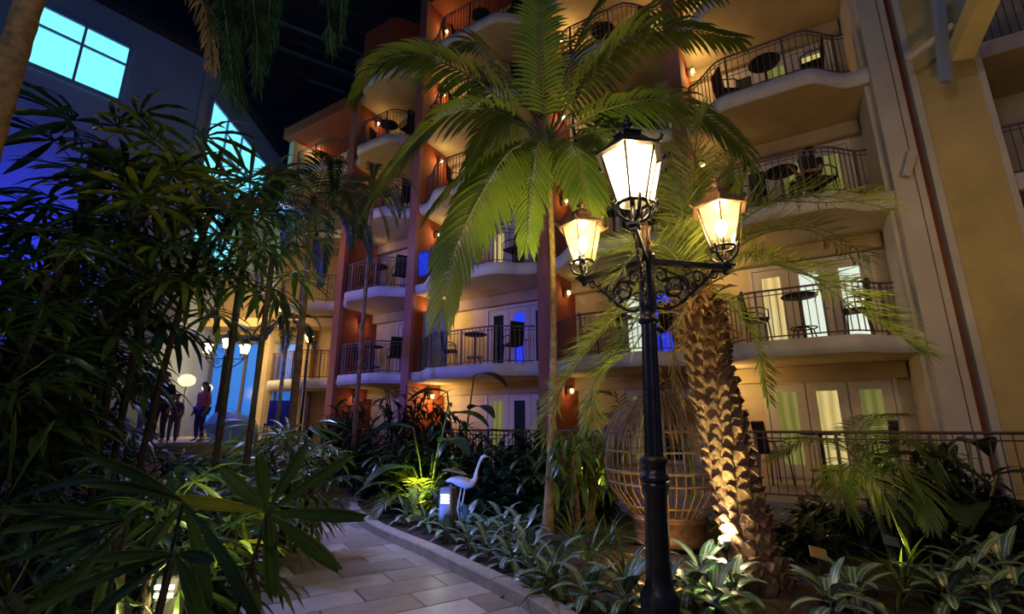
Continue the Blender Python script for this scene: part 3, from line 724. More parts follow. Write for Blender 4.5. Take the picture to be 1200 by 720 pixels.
# far lamp post with three small lanterns on the terrace
fp = V((-8.55, 14.2, 1.22))
f = empty('lamp_post', fp); tag(f, 'distant dark lamp post with three lit lanterns on the terrace', 'lamp post')
MB().lathe([(0.14,0),(0.14,0.2),(0.08,0.3),(0.06,0.9),(0.08,0.95),(0.05,1.0),(0.045,2.35),(0.06,2.4),(0.03,2.45),(0.03,2.62)], 12).build('pole', M['iron'], f)
for k, a in enumerate((0.15, math.pi+0.15, -math.pi/2)):
    mb = MB(); mb.tube([(0,0,2.15),(0.2,0,2.05),(0.4,0,2.2),(0.52,0,2.32)], 0.018, 5); mb.tube([(0,0,2.33),(0.52,0,2.33)], 0.016, 5)
    mb.tube([(x,0,z) for x, z in spiral((0.2,2.22),0.08,1.4,0,14)], 0.01, 4)
    o = mb.build('arm', M['iron'], f); o.rotation_euler = (0,0,a)
    if k < 2: lantern(fp+V((0.52*math.cos(a),0.52*math.sin(a),2.34)), a, ['small lit lantern, right one on the distant terrace lamp post','small lit lantern, left one on the distant terrace lamp post'][k], True, 26, 0.72, 'iron', 'lanterns on the distant lamp post')
    else: o.name = 'spare_arm'; bpy.data.objects.remove(o)
lantern(fp+V((0,0,2.5)), 0, 'small lit lantern on top of the distant terrace lamp post', True, 26, 0.72, 'iron', 'lanterns on the distant lamp post')
p = at(362, 400, 13.4)
f2 = empty('lamp_post', (p.x, p.y, 0.0)); tag(f2, 'distant thin post with one yellow lantern by the orange wall', 'lamp post')
MB().lathe([(0.1,0),(0.06,0.2),(0.04,0.3),(0.035,p.z-0.02)], 10).build('pole', M['iron'], f2)
lantern((p.x,p.y,p.z-0.15), 0, 'single yellow lantern among leaves near the orange end wall', True, 30, 0.55, 'bronze', None)

# ================================================================== LEAVES
def frond(P, root, m, name='frond', L=0.6, w=0.05, n=44, droop=0.5, fwd=0.9, vang=0.35, taper=0.35, start=0.12, segs=3, jitter=0.06, rach=0.014, rm=None, prof=None, fold=0.25, side_dir=None, tipL=None):
    """pinnate leaf along a list of points P (root-local): leaflets as one mesh, midrib as its sub-part"""
    pts = P; k = len(pts)
    seg = [0.0]
    for i in range(1, k): seg.append(seg[-1]+(pts[i]-pts[i-1]).length)
    tot = seg[-1]
    def pos(t):
        d = t*tot
        for i in range(1, k):
            if seg[i] >= d-1e-9:
                f_ = (d-seg[i-1])/(seg[i]-seg[i-1]+1e-9); return pts[i-1].lerp(pts[i], f_), (pts[i]-pts[i-1]).normalized()
        return pts[-1], (pts[-1]-pts[-2]).normalized()
    mb = MB()
    for i in range(n):
        t = start+(1-start)*(i+0.5)/n
        q, tg = pos(t)
        s0 = side_dir if side_dir is not None else tg.cross(V((0,0,1)))
        if s0.length < 0.15: s0 = tg.cross(V((0.3,-1,0)))
        s0 = (s0 - tg*s0.dot(tg)).normalized(); up = s0.cross(tg).normalized()
        env = (math.sin(min(1,(t-start)/0.22+0.35)*math.pi/2))*(1-(1-taper)*max(0,(t-0.45)/0.55)**1.4)
        for sg in (-1, 1):
            d = s0*sg*(1-0.4*t) + tg*(fwd*(0.55+0.9*t)) + up*vang + V((rnd(-jitter,jitter),rnd(-jitter,jitter),rnd(-jitter,jitter)))
            mb.blade(q, d, up, L*env*rnd(0.9,1.08), w*rnd(0.85,1.1)*(0.75+0.35*env), droop, segs, fold)
    q, tg = pos(1.0); mb.blade(q, tg, V((0,0,1)), L*taper*0.8, w, droop, segs, fold)
    o = mb.build(name, m, root)
    MB().tube(pts, [rach*(1-0.75*i/(k-1)) for i in range(k)], 5).build('midrib', rm or M['stemgreen'], o)
    return o
def path3(pxs, o):  # [(px,py,depth)...] -> root-local smooth points
    P = [at(*q)-o for q in pxs]
    return smooth_line(P, 5)

# ---- tall slender palm in the middle
R0 = V((0.52, 7.6, 0.05))
pm = empty('slender_palm', R0); tag(pm, 'tall palm in the middle with slender ringed trunk and broad glossy fronds', 'palm tree')
crown = at(641, 165, 7.55)-R0
prof = []; n = 60
for i in range(n+1):
    t = i/n; z = t*(crown.z-0.9); r = 0.058-0.014*t+(0.05*(1-t)**14) + (0.006 if i % 2 else 0); prof.append((r, z))
def bent_lathe(mb, prof, cf, n=12):
    vs_, fs = [], []
    for (r, z) in prof:
        c = cf(z)
        for j in range(n): a = 2*math.pi*j/n; vs_.append((c.x+r*math.cos(a), c.y+r*math.sin(a), z))
    for i in range(len(prof)-1):
        for j in range(n): fs.append((i*n+j,i*n+(j+1)%n,(i+1)*n+(j+1)%n,(i+1)*n+j))
    fs.append(tuple((len(prof)-1)*n+j for j in range(n)))
    mb.add(vs_, fs, True)
cz = crown.z
cf = lambda z: V((crown.x*(z/cz)+0.10*math.sin(z/cz*3.1), crown.y*(z/cz), 0))
mb = MB(); bent_lathe(mb, prof, cf); mb.build('trunk', M['bark'], pm)
mb = MB(); bent_lathe(mb, [(0.045,cz-1.0),(0.075,cz-0.75),(0.075,cz-0.3),(0.05,cz+0.1),(0.03,cz+0.3)], cf); mb.build('crownshaft', M['stemgreen'], pm)
PF = [  # pixels and depths of each frond's midrib
 [(640,165,7.5),(637,110,7.5),(633,50,7.4),(630,-40,7.3)],
 [(645,160,7.5),(690,90,7.3),(760,35,7.0),(862,45,6.8)],
 [(645,155,7.6),(700,75,7.9),(770,10,8.0),(845,-8,8.1)],
 [(645,165,7.5),(705,130,7.0),(790,118,6.5),(868,170,6.3),(872,205,6.3)],
 [(635,160,7.5),(560,95,7.2),(490,65,7.0),(440,75,6.9),(418,110,6.9)],
 [(635,165,7.5),(580,130,7.1),(520,135,6.8),(460,195,6.6),(428,245,6.5)],
 [(636,170,7.5),(590,170,6.9),(540,205,6.5),(505,245,6.3)],
 [(638,172,7.4),(600,175,6.7),(560,235,6.2),(530,300,6.0),(518,362,5.9)],
 [(640,172,7.4),(632,165,6.9),(622,215,6.5),(618,285,6.3)],
 [(645,170,7.4),(668,165,6.9),(685,210,6.6),(690,250,6.5)],
 [(648,168,7.6),(700,160,7.5),(760,200,7.3),(790,240,7.2)],
 [(638,160,7.8),(600,90,8.3),(560,50,8.6),(530,60,8.8)],
 [(642,165,7.7),(665,80,8.4),(690,20,8.8),(720,-20,9.0)],
 [(640,170,7.9),(610,140,8.4),(575,150,8.7),(550,190,8.9)],
]
for i, f_ in enumerate(PF):
    P = path3(f_, R0)
    frond(P, pm, M['leaf_palm'], L=0.86 if i not in (0,8) else 0.66, w=0.078 if i not in (8,9) else 0.06, n=38 if i not in (8,9) else 25, droop=0.6, fwd=0.8, vang=0.10, taper=0.5, start=0.14, segs=4, rach=0.022, fold=0.55, jitter=0.04,
          side_dir=(V((1,0.1,0)) if i in (0,7,8,9) else None))
# dried spathe hanging under the crown
MB().blade(at(716,170,7.0)-R0, (0.1,-0.1,-1), (0,-1,0), 0.9, 0.12, 0.2, 5, 0.3).build('dry_spathe', M['leaf_dry'], pm, label='dry brown spathe hanging under the crown')

# ---- date palm with rough trunk
R1 = V((2.46, 5.2, 0.03))
dp = empty('date_palm', R1); tag(dp, 'leaning date palm with thick rough brown trunk behind the lamp post', 'palm tree')
ctop = at(818, 352, 5.35)-R1
def dcf(z):
    t = z/ctop.z; return V((ctop.x*t - 0.05*math.sin(t*3.1), ctop.y*t, 0))
mb = MB(); bent_lathe(mb, [(0.25,0),(0.21,0.15),(0.19,0.5),(0.175,1.2),(0.17,1.9),(0.17,ctop.z*0.9),(0.14,ctop.z)], dcf, 16); mb.build('trunk', M['core'], dp)
bm_ = []
for kk in range(3):
    mb = MB(); w = 0.075+0.012*kk; h = 0.17+0.02*kk; tw = 0.35*w
    # an old leaf base: a thick scale, pointed below, cut off ragged and standing out above
    mb.add([(-0.3*w,0.0,-h*0.55),(0.3*w,0.0,-h*0.55),(w,0.005,0),(w*0.75,0.035,h*0.42),(-w*0.75,0.035,h*0.42),(-w,0.005,0),
            (-tw,-0.018,-h*0.35),(tw,-0.018,-h*0.35),(w*0.7,-0.045,0),(w*0.5,-0.075,h*0.36+0.01*kk),(0,-0.095,h*0.46-0.03*kk),(-w*0.5,-0.07,h*0.40),(-w*0.7,-0.045,0)],
           [(0,1,7,6),(1,2,8,7),(2,3,9,8),(3,4,11,10,9),(4,5,12,11),(5,0,6,12),(6,7,8,12),(12,8,9,10,11)])
    bm_.append(mb.mesh('leaf_base', M['boot']))
cnt = 0; rows = 24; per = 11
for i in range(rows):
    for j in range(per):
        z = 0.10+(ctop.z-0.12)*(i+0.5*(j % 2)+rnd(-.1,.1))/rows; a = 2*math.pi*(j+0.15*i)/per + rnd(-.06,.06)
        rr_ = 0.165+ (0.05 if z < 0.3 else 0) - 0.012*z/ctop.z + rnd(-.008,.012); c = dcf(z)
        s_ = rnd(0.85,1.12)
        inst(bm_[(i*3+j) % 3], 'leaf_base', dp, (c.x+rr_*math.cos(a), c.y+rr_*math.sin(a), z), (rnd(-.18,.05), rnd(-.1,.1), a+math.pi/2), (s_, s_*1.3, s_*rnd(.9,1.25)))
mb = MB()
for i in range(170):   # shaggy fibre below the crown
    a = rnd(0,6.28); z = ctop.z-rnd(-0.12,0.55); c = dcf(z); d = V((math.cos(a)*rnd(.3,1),math.sin(a)*rnd(.3,1),rnd(-.3,1.2)))
    mb.blade(c+V((0.19*math.cos(a),0.19*math.sin(a),z)), d, (math.cos(a),math.sin(a),0.2), rnd(.12,.34), rnd(.015,.05), 0.9, 3, 0.2)
mb.build('dry_fibre', M['leaf_dry'], dp, kind='stuff')
DF = [
 [(820,335,5.3),(850,280,5.2),(900,240,5.1),(965,230,5.0),(1052,248,4.9)],
 [(822,338,5.3),(870,300,5.0),(930,318,4.7),(1000,345,4.5),(1078,412,4.4)],
 [(818,330,5.3),(800,250,5.2),(800,190,5.0),(822,130,4.9)],
 [(815,338,5.3),(775,330,5.3),(715,380,5.3),(668,440,5.3),(630,500,5.3)],
 [(815,340,5.4),(770,345,5.5),(730,400,5.6),(700,460,5.6),(688,500,5.6)],
 [(822,332,5.3),(838,265,5.6),(856,225,5.9),(872,205,6.1)],
 [(818,330,5.4),(785,255,5.7),(760,210,5.9),(745,185,6.1)],
 [(815,335,5.2),(780,290,4.8),(748,295,4.4),(720,330,4.2)],
 [(824,335,5.4),(880,280,5.9),(950,270,6.4),(1010,310,6.7)],
 [(816,335,5.5),(770,290,6.2),(720,290,6.8),(680,320,7.2)],
 [(820,330,5.5),(835,240,6.2),(850,190,6.8),(870,170,7.2)],
 [(822,340,5.2),(850,350,4.9),(885,400,4.7),(900,470,4.7)],
]
for i, f_ in enumerate(DF+[[(a_+rnd(-14,14)*min(1,k_), b_+rnd(-16,16)*min(1,k_), c_+rnd(-.25,.25)) for k_, (a_, b_, c_) in enumerate(q)] for q in (DF[0],DF[1],DF[2],DF[3],DF[4],DF[8],DF[10],DF[6])]):
    frond(path3(f_, R1), dp, M['leaf_date'], L=0.52 if i != 11 else 0.28, w=0.019, n=66, droop=0.12, fwd=0.62, vang=0.35, taper=0.45, start=0.08, segs=2, rach=0.014, fold=0.5, jitter=0.24)
frond(path3([(818,345,5.2),(795,380,5.0),(790,430,5.0),(800,475,5.0)], R1), dp, M['leaf_dry'], L=0.28, w=0.016, n=30, droop=0.9, jitter=0.3, segs=2)['label'] = 'dead brown frond hanging against the trunk'

# ================================================================== RATTAN CAGE
cg = empty('birdcage', (2.10, 6.9, 0.08)); tag(cg, 'large round domed rattan birdcage with dry thatch between the two trunks', 'birdcage')
MB().lathe([(0.42,0.0),(0.48,0.05),(0.50,0.06),(0.46,0.12),(0.46,0.28),(0.50,0.33),(0.50,0.36),(0.44,0.38)], 32).build('base_drum', M['bronze'], cg)
cprof = [(0.46,0.36),(0.60,0.52),(0.76,0.72),(0.80,0.95),(0.78,1.2),(0.72,1.45),(0.58,1.68),(0.36,1.87),(0.12,2.0),(0.03,2.05)]
wm = MB().tube([(r,0,z) for r, z in cprof], 0.0085, 4).mesh('wire', M['cage'])
for k in range(44): inst(wm, 'wire', cg, (0,0,0), (0,0,2*math.pi*k/44))
for r, z, q in ((0.60,0.52,0.014),(0.80,0.95,0.022),(0.775,0.80,0.016),(0.78,1.2,0.014),(0.72,1.45,0.02),(0.47,0.38,0.02)):
    MB().tube([(r*math.cos(a*math.pi/16), r*math.sin(a*math.pi/16), z) for a in range(33)], q, 5).build('hoop', M['cage'], cg)
MB().lathe([(0.10,2.02),(0.06,2.06),(0.09,2.10),(0.10,2.14),(0.05,2.18),(0.03,2.22),(0.06,2.27),(0.06,2.31),(0.02,2.36),(0.005,2.46)], 12).build('finial', M['bronze'], cg)
for k in range(5):
    a = k*1.256+0.4; MB().tube([((0.1+q)*math.cos(a),(0.1+q)*math.sin(a),z) for q, z in ((0,2.12),(0.07,2.18),(0.12,2.14),(0.10,2.08),(0.06,2.1))], 0.014, 5).build('crown_scroll', M['bronze'], cg)
th = MB()
for i in range(330):
    a = rnd(0,6.28); r_, z_ = random.choice([(0.2,1.97),(0.40,1.86),(0.55,1.74),(0.70,1.55)])
    r_ += 0.03; d = V((math.cos(a+rnd(-.3,.3)), math.sin(a+rnd(-.3,.3)), -0.5))
    th.blade((r_*math.cos(a), r_*math.sin(a), z_+0.03), d, (0,0,1), rnd(.25,.6), rnd(.015,.035), 1.6, 4, 0.2)
th.build('thatch', M['leaf_dry'], cg, kind='stuff')
MB().tube([(0.70*math.cos(-1.5),0.70*math.sin(-1.5),1.45),(0.8*math.cos(-1.45),0.8*math.sin(-1.45),0.9),(0.5*math.cos(-1.4),0.5*math.sin(-1.4),0.4)], 0.02, 4).build('cane_strap', M['leaf_gold'], cg)

# ================================================================== FAN-LEAVED CANES (left)
def fan_mesh(nl, L, w, spread, droop, segs=4, pleat=0.3, seed=1, m='leaf_fan'):
    st = random.getstate(); random.seed(seed)
    mb = MB()
    for i in range(nl):
        a = math.radians(-spread/2+spread*i/(nl-1)) + rnd(-.05,.05)
        d = V((math.sin(a), math.cos(a), rnd(.0,.16)))
        l_ = L*(0.82+0.18*math.cos(a*0.7))*rnd(.88,1.06)
        mb.blade((0,0,0), d, (0,0,1), l_, w*rnd(.85,1.15), droop*rnd(.6,1.4), segs, pleat, tip=0.18, base=0.12, peak=0.6)
    random.setstate(st)
    return mb.mesh('fan_leaf', M[m])
FAN = {}
for m in ('leaf_fan','leaf_blue','leaf_gold'):
    FAN[m] = [fan_mesh(9,0.58,0.060,250,0.75,seed=3,m=m), fan_mesh(8,0.54,0.055,220,1.2,seed=4,m=m), fan_mesh(10,0.56,0.05,270,0.5,seed=5,m=m), fan_mesh(7,0.60,0.065,190,1.5,seed=6,m=m)]
def fan_clump(x, y, canes, label, leaves=9, size=1.0, mats=('leaf_fan','leaf_blue'), z0=0.05, group='fan-leaved cane palms on the left', spreadz=1.1, pet=0.35):
    r = empty('fan_palm', (x, y, z0)); tag(r, label, 'palm', group)
    for (dx, dy, h) in canes:
        cb = V((dx*0.35, dy*0.35, 0)); ct = V((dx, dy, h))
        pts = bez(cb, (dx*0.5,dy*0.5,h*0.6), ct, 8)
        c = MB().tube(pts, [0.03*size**.5+0.004*(i%2) for i in range(9)], 6).build('cane', M['barkdark'], r)
        for k in range(leaves):
            t = k/leaves; a = k*2.4+rnd(-.3,.3)+dx*7
            zz = h-spreadz*t; q = ct.lerp(cb, spreadz*t/h) if h > spreadz else ct
            el = 0.75-1.05*t+rnd(-.15,.15)
            dirv = V((math.cos(a)*math.cos(el), math.sin(a)*math.cos(el), math.sin(el)))
            e = q+dirv*pet*size*rnd(.8,1.2)
            # leaf: local Y along the petiole, Z up
            yv = dirv; xv = yv.cross(V((0,0,1))).normalized(); zv = xv.cross(yv)
            R = Matrix((xv, yv, zv)).transposed()
            lm = random.choice(FAN[random.choice(mats)])
            lo = inst(lm, 'fan_leaf', r, e, R, size*rnd(.85,1.15))
            c_ = MB().tube([q, q.lerp(e,.5)+V((0,0,-.01)), e], 0.006*size, 4).mesh('petiole', M['stemgreen'])
            inst(c_, 'petiole', c, (0,0,0))
    return r
random.seed(11)
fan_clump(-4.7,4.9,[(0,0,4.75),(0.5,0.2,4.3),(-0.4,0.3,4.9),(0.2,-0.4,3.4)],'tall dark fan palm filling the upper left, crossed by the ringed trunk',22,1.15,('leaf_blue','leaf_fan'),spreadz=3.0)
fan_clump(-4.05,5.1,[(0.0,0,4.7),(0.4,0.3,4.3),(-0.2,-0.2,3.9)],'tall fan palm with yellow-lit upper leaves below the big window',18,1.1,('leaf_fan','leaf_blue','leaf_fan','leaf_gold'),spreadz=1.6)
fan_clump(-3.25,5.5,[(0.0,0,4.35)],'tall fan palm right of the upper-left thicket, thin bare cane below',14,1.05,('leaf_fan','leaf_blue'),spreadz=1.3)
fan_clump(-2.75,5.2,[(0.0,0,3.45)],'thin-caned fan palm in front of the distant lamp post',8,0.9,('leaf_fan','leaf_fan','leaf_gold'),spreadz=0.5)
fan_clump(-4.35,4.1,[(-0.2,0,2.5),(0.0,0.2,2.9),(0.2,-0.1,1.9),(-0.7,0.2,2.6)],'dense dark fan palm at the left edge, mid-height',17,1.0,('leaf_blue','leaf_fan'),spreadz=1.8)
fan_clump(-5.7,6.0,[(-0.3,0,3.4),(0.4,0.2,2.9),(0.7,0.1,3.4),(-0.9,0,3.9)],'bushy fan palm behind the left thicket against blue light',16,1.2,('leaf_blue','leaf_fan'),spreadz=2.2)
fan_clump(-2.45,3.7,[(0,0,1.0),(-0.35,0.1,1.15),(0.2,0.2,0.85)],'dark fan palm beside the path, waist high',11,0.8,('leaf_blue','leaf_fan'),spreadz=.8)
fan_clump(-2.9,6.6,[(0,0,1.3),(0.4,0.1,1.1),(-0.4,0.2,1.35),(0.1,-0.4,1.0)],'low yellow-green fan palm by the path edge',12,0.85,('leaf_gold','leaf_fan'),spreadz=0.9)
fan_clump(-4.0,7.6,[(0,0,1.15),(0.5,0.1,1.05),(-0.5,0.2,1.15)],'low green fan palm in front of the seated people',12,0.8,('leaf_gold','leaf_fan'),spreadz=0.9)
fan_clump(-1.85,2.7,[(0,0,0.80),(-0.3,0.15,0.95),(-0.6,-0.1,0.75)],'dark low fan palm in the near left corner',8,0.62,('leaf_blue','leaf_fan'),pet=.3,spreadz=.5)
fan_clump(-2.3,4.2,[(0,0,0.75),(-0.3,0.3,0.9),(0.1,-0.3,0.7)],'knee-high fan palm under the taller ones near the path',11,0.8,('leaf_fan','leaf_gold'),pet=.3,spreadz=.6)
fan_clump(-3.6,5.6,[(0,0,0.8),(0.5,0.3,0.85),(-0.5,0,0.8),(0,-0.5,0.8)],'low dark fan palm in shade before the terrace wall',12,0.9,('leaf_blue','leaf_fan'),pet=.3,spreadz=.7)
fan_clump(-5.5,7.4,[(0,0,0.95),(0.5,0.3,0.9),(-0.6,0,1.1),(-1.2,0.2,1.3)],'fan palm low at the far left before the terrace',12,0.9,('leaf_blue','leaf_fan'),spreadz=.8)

# big nearby fan leaf in focus beside the path
nf = empty('fan_palm', (-0.85, 1.55, 0.0)); tag(nf, 'single sharp fan leaf on a thin stem overhanging the path, nearest the camera', 'palm')
hub = at(313, 601, 1.75) - V((-0.85,1.55,0))
leafs = [(425,601),(398,662),(320,697),(318,640),(202,579),(262,548),(304,532),(356,522),(408,532)]
for i, (px, py) in enumerate(leafs):
    tip = at(px, py, 1.75 + (0.08 if py < 600 else -0.04)) - V((-0.85,1.55,0)); d = tip-hub
    MB().pleated(hub, d, (0,-0.8,0.6), d.length*1.02, 0.050, 0.06, 8, 3, i).build('leaflet', M['leaf_fan'] if i != 4 else M['leaf_gold'], nf)
MB().tube(bez(hub, hub+V((-0.04,0,-0.25)), hub+V((-0.16,0.05,-0.62)), 8)+[hub+V((-0.18,0.05,-1.15))], 0.006, 5).build('stem', M['barkdark'], nf)
n2 = empty('fan_palm', (-1.45, 1.7, 0.0)); tag(n2, 'blurred dark fan leaves reaching in from the lower left', 'palm')
for h_, tips in (((150,610,1.6),[(0,572),(8,600),(10,640),(40,668),(60,700)]), ((215,588,1.7),[(120,520),(110,548),(255,700),(330,725),(170,640)]), ((5,590,1.5),[(60,480),(120,530),(20,480),(-40,560)]), ((205,650,1.5),[(30,690),(120,640),(250,640),(245,720),(90,720)])):
    hb = at(*h_)-V((-1.45,1.7,0))
    for q in tips:
        d = at(q[0],q[1],h_[2]-0.12)-V((-1.45,1.7,0))-hb
        MB().pleated(hb, d, (0,-0.7,0.7), d.length, 0.040, 0.25, 7, 3, q[0]).build('leaflet', random.choice([M['leaf_fan'],M['leaf_blue']]), n2)
    MB().tube([hb, hb+V((-0.05,0.02,-0.4)), hb+V((-0.02,0.03,-0.9))], 0.006, 5).build('stem', M['barkdark'], n2)
# ================================================================== OTHER PALMS
random.seed(21)
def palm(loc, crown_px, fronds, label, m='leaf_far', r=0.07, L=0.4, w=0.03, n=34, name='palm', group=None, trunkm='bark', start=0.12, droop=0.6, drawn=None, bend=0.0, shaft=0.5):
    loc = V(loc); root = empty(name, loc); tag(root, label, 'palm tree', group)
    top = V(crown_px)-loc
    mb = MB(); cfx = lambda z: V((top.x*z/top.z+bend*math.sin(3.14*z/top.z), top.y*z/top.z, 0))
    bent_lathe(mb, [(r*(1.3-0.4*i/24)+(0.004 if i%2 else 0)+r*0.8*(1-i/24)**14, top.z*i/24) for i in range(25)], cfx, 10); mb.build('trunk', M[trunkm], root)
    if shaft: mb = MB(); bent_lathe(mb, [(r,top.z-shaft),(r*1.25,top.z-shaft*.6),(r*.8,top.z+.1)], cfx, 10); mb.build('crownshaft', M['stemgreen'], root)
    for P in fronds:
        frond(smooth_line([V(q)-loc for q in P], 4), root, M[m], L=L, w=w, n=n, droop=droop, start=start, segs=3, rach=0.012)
    return root
def auto_fronds(top, num, length, droop=1.0, el0=0.9, a0=0.0, elspread=0.9):
    out = []; top = V(top)
    for k in range(num):
        a = a0+2.4*k; el = el0-elspread*(k/num)+rnd(-.1,.1); d = V((math.cos(a)*math.cos(el), math.sin(a)*math.cos(el), math.sin(el)))
        P = [top.copy()]; q = top.copy(); st = length*rnd(.85,1.1)/5
        for i in range(5):
            d = (d+V((0,0,-1))*droop*0.12*(i+1)).normalized(); q = q+d*st; P.append(q.copy())
        out.append(P)
    return out
t = at(368, 235, 9.6)
palm((t.x+0.05,t.y,0.05), t, auto_fronds(t,13,2.5,1.7,1.1,0.5,1.0), 'mid-distance palm with drooping fronds before the orange pillar', L=0.55, w=0.045, name='palm', group='palms at mid distance', r=0.065)
t = at(292, 250, 9.0)
palm((t.x+0.05,t.y,0.05), t, auto_fronds(t,11,2.2,1.6,1.0,1.5,1.0), 'mid-distance palm with thin pale trunk, right of the cyan windows', L=0.42, w=0.032, name='palm', group='palms at mid distance', r=0.055)
t = at(438, 215, 12.5)
palm((t.x,t.y,0.05), t, auto_fronds(t,9,1.6,1.6,0.9,0.2,1.0), 'far palm whose fronds hang in front of the left balconies', L=0.40, w=0.03, name='palm', group='palms at mid distance', r=0.05)
t = at(338, 380, 12.0)
palm((t.x,t.y,0.05), t, auto_fronds(t,9,1.1,1.4,0.9,0.2,1.0), 'small bushy palm beside the distant lamp post', m='leaf_fan', L=0.35, w=0.03, name='palm', r=0.04)
# small palm at right
t = at(1008, 545, 5.9); b = ground(1018, 655, 0.05)
palm((b.x,5.9,0.05), t, [ [t,at(985,522,5.8),at(945,515,5.7),at(905,535,5.6)],[t,at(1020,520,5.8),at(1060,515,5.7),at(1100,560,5.5)],[t,at(1030,535,5.6),at(1070,560,5.3),at(1090,615,5.1)],
   [t,at(1000,520,6.0),at(1020,490,6.4),at(1060,485,6.8)],[t,at(990,550,5.6),at(985,575,5.3),at(1000,610,5.2)],[t,at(1020,530,6.2),at(1080,520,6.6),at(1130,545,6.8)],[t,at(1000,540,5.6),at(1030,570,5.2),at(1060,640,5.1)]],
   'young bright green palm before the right-hand rooms', m='leaf_palm', L=0.46, w=0.02, n=44, r=0.03, name='young_palm', trunkm='stemgreen', shaft=0.3)
t = at(728, 500, 9.0)
palm((t.x+0.1,9.0,0.05), t, [[t,at(725,470,9),at(700,460,8.9),at(680,490,8.8)],[t,at(745,475,9.1),at(770,480,9.0),at(785,510,9)],[t,at(715,485,8.8),at(690,495,8.5),at(672,530,8.4)]], 'small palm with arching fronds left of the lamp post by the rail', m='leaf_palm', L=0.35, w=0.03, n=26, r=0.04, name='young_palm')
# big ringed trunk at the left edge; its dry fronds hang from above
tt = V((-4.08,3.3,7.4))
def big_left():
    loc = V((-4.08,3.3,0.05)); root = empty('hanging_palm', loc); tag(root, 'thick ringed palm trunk at the left edge, fronds hanging from above', 'palm tree')
    mb = MB(); bent_lathe(mb, [(0.10+(0.006 if i%2 else 0)-0.02*i/60, 7.4*i/60) for i in range(61)], lambda z: V((0,0,0)), 14); mb.build('trunk', M['core'], root)
    P = [[tt,(-3.7,4.0,8.3),at(255,-40,4.8),at(268,50,4.6),at(275,125,4.5)],[tt,(-3.6,4.2,8.1),at(285,-50,5.0),at(300,30,4.9),at(300,105,4.8)],[tt,(-3.8,4.0,8.2),at(225,-40,4.5),at(242,20,4.5),at(248,80,4.4)],
         [tt,(-3.2,4.2,8.4),at(370,-60,5.3),at(383,0,5.2),at(388,62,5.2)],[tt,(-3.2,4.2,8.4),at(395,-60,5.5),at(400,-10,5.4),at(398,50,5.4)],[tt,(-3.6,4.3,8.1),at(270,-50,5.2),at(285,20,5.1),at(260,110,5.0)],[tt,(-4.6,3.6,8.1),(-5.3,4,7.4),(-5.6,4.2,6.6)],[tt,(-3.6,4.3,8.1),at(310,-50,5.2),at(315,20,5.1),at(308,80,5.0)],[tt,(-3.6,4.3,8.1),at(240,-50,4.9),at(262,0,4.8),at(285,120,4.7)]]
    for i, q in enumerate(P):
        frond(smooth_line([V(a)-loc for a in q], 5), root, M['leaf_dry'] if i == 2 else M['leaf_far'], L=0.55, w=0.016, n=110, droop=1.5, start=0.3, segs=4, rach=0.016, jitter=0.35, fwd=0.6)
big_left()
# upright wide-leaved plants near the tall palm's left: bird-of-paradise
def paradise(px, py, y, hgt, nl, label, s=1.0, z0=0.05):
    top = at(px, py, y); loc = V((top.x, y, z0)); root = empty('broad_leaf_plant', loc); tag(root, label, 'plant', 'broad-leaved plants before the hotel')
    for k in range(nl):
        a = 2.4*k+0.6; tip = V((math.cos(a)*0.35*s, math.sin(a)*0.3*s, (top.z-z0)*(1-0.14*k)))
        st = MB().tube([(0.03*math.cos(a),0.03*math.sin(a),0), tip*0.55+V((0,0,0.1)), tip], 0.02*s, 5).build('stalk', M['stemgreen'], root)
        MB().blade(tip, (math.cos(a), math.sin(a), 0.35), (0,0,1), 1.05*s, 0.44*s, 0.8, 7, 0.25, tip=0.15, base=0.3, peak=0.4).build('large_leaf', M['leaf_blue'], root)
paradise(541,440,10.6,0,3,'broad-leaved plant with a big paddle leaf before the yellow wall',0.9)
paradise(505,487,9.6,0,5,'broad-leaved plant whose long leaf arches over the dark shrubs')
paradise(415,560,13.0,0,4,'broad-leaved plant at the far bend of the path')
paradise(1125,520,6.6,0,5,'broad-leaved plant at the foot of the tan column',0.9)
paradise(1080,560,7.0,0,6,'broad-leaved plant in shade under the right-hand balcony',0.9)

# ================================================================== SHRUBS
def leaf_mesh(L, w, m, seed, droop=0.8, segs=5, fold=0.22, peak=0.42):
    return MB().blade((0,0,0), (0,1,0.05), (0,0,1), L, w, droop, segs, fold, tip=0.04, base=0.25, peak=peak).mesh('leaf', M[m])
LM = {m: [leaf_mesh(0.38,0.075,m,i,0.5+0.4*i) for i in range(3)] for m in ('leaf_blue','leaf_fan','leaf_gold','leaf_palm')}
AG = [leaf_mesh(0.34,0.125,'aglaonema',i,0.5+0.5*i,6,0.18,0.4) for i in range(3)]
STR = {m: [leaf_mesh(0.75,0.04,m,i,0.7+0.6*i,7,0.3,0.3) for i in range(3)] for m in ('leaf_palm','leaf_fan','leaf_gold')}
def put_leaf(root, me, q, a, el, s, roll=0.0, name='leaf'):
    yv = V((math.cos(a)*math.cos(el), math.sin(a)*math.cos(el), math.sin(el))); xv = yv.cross(V((0,0,1)))
    if xv.length < 1e-3: xv = V((1,0,0))
    xv.normalize(); zv = xv.cross(yv); R = Matrix((xv,yv,zv)).transposed()
    inst(me, name, root, q, R, s)
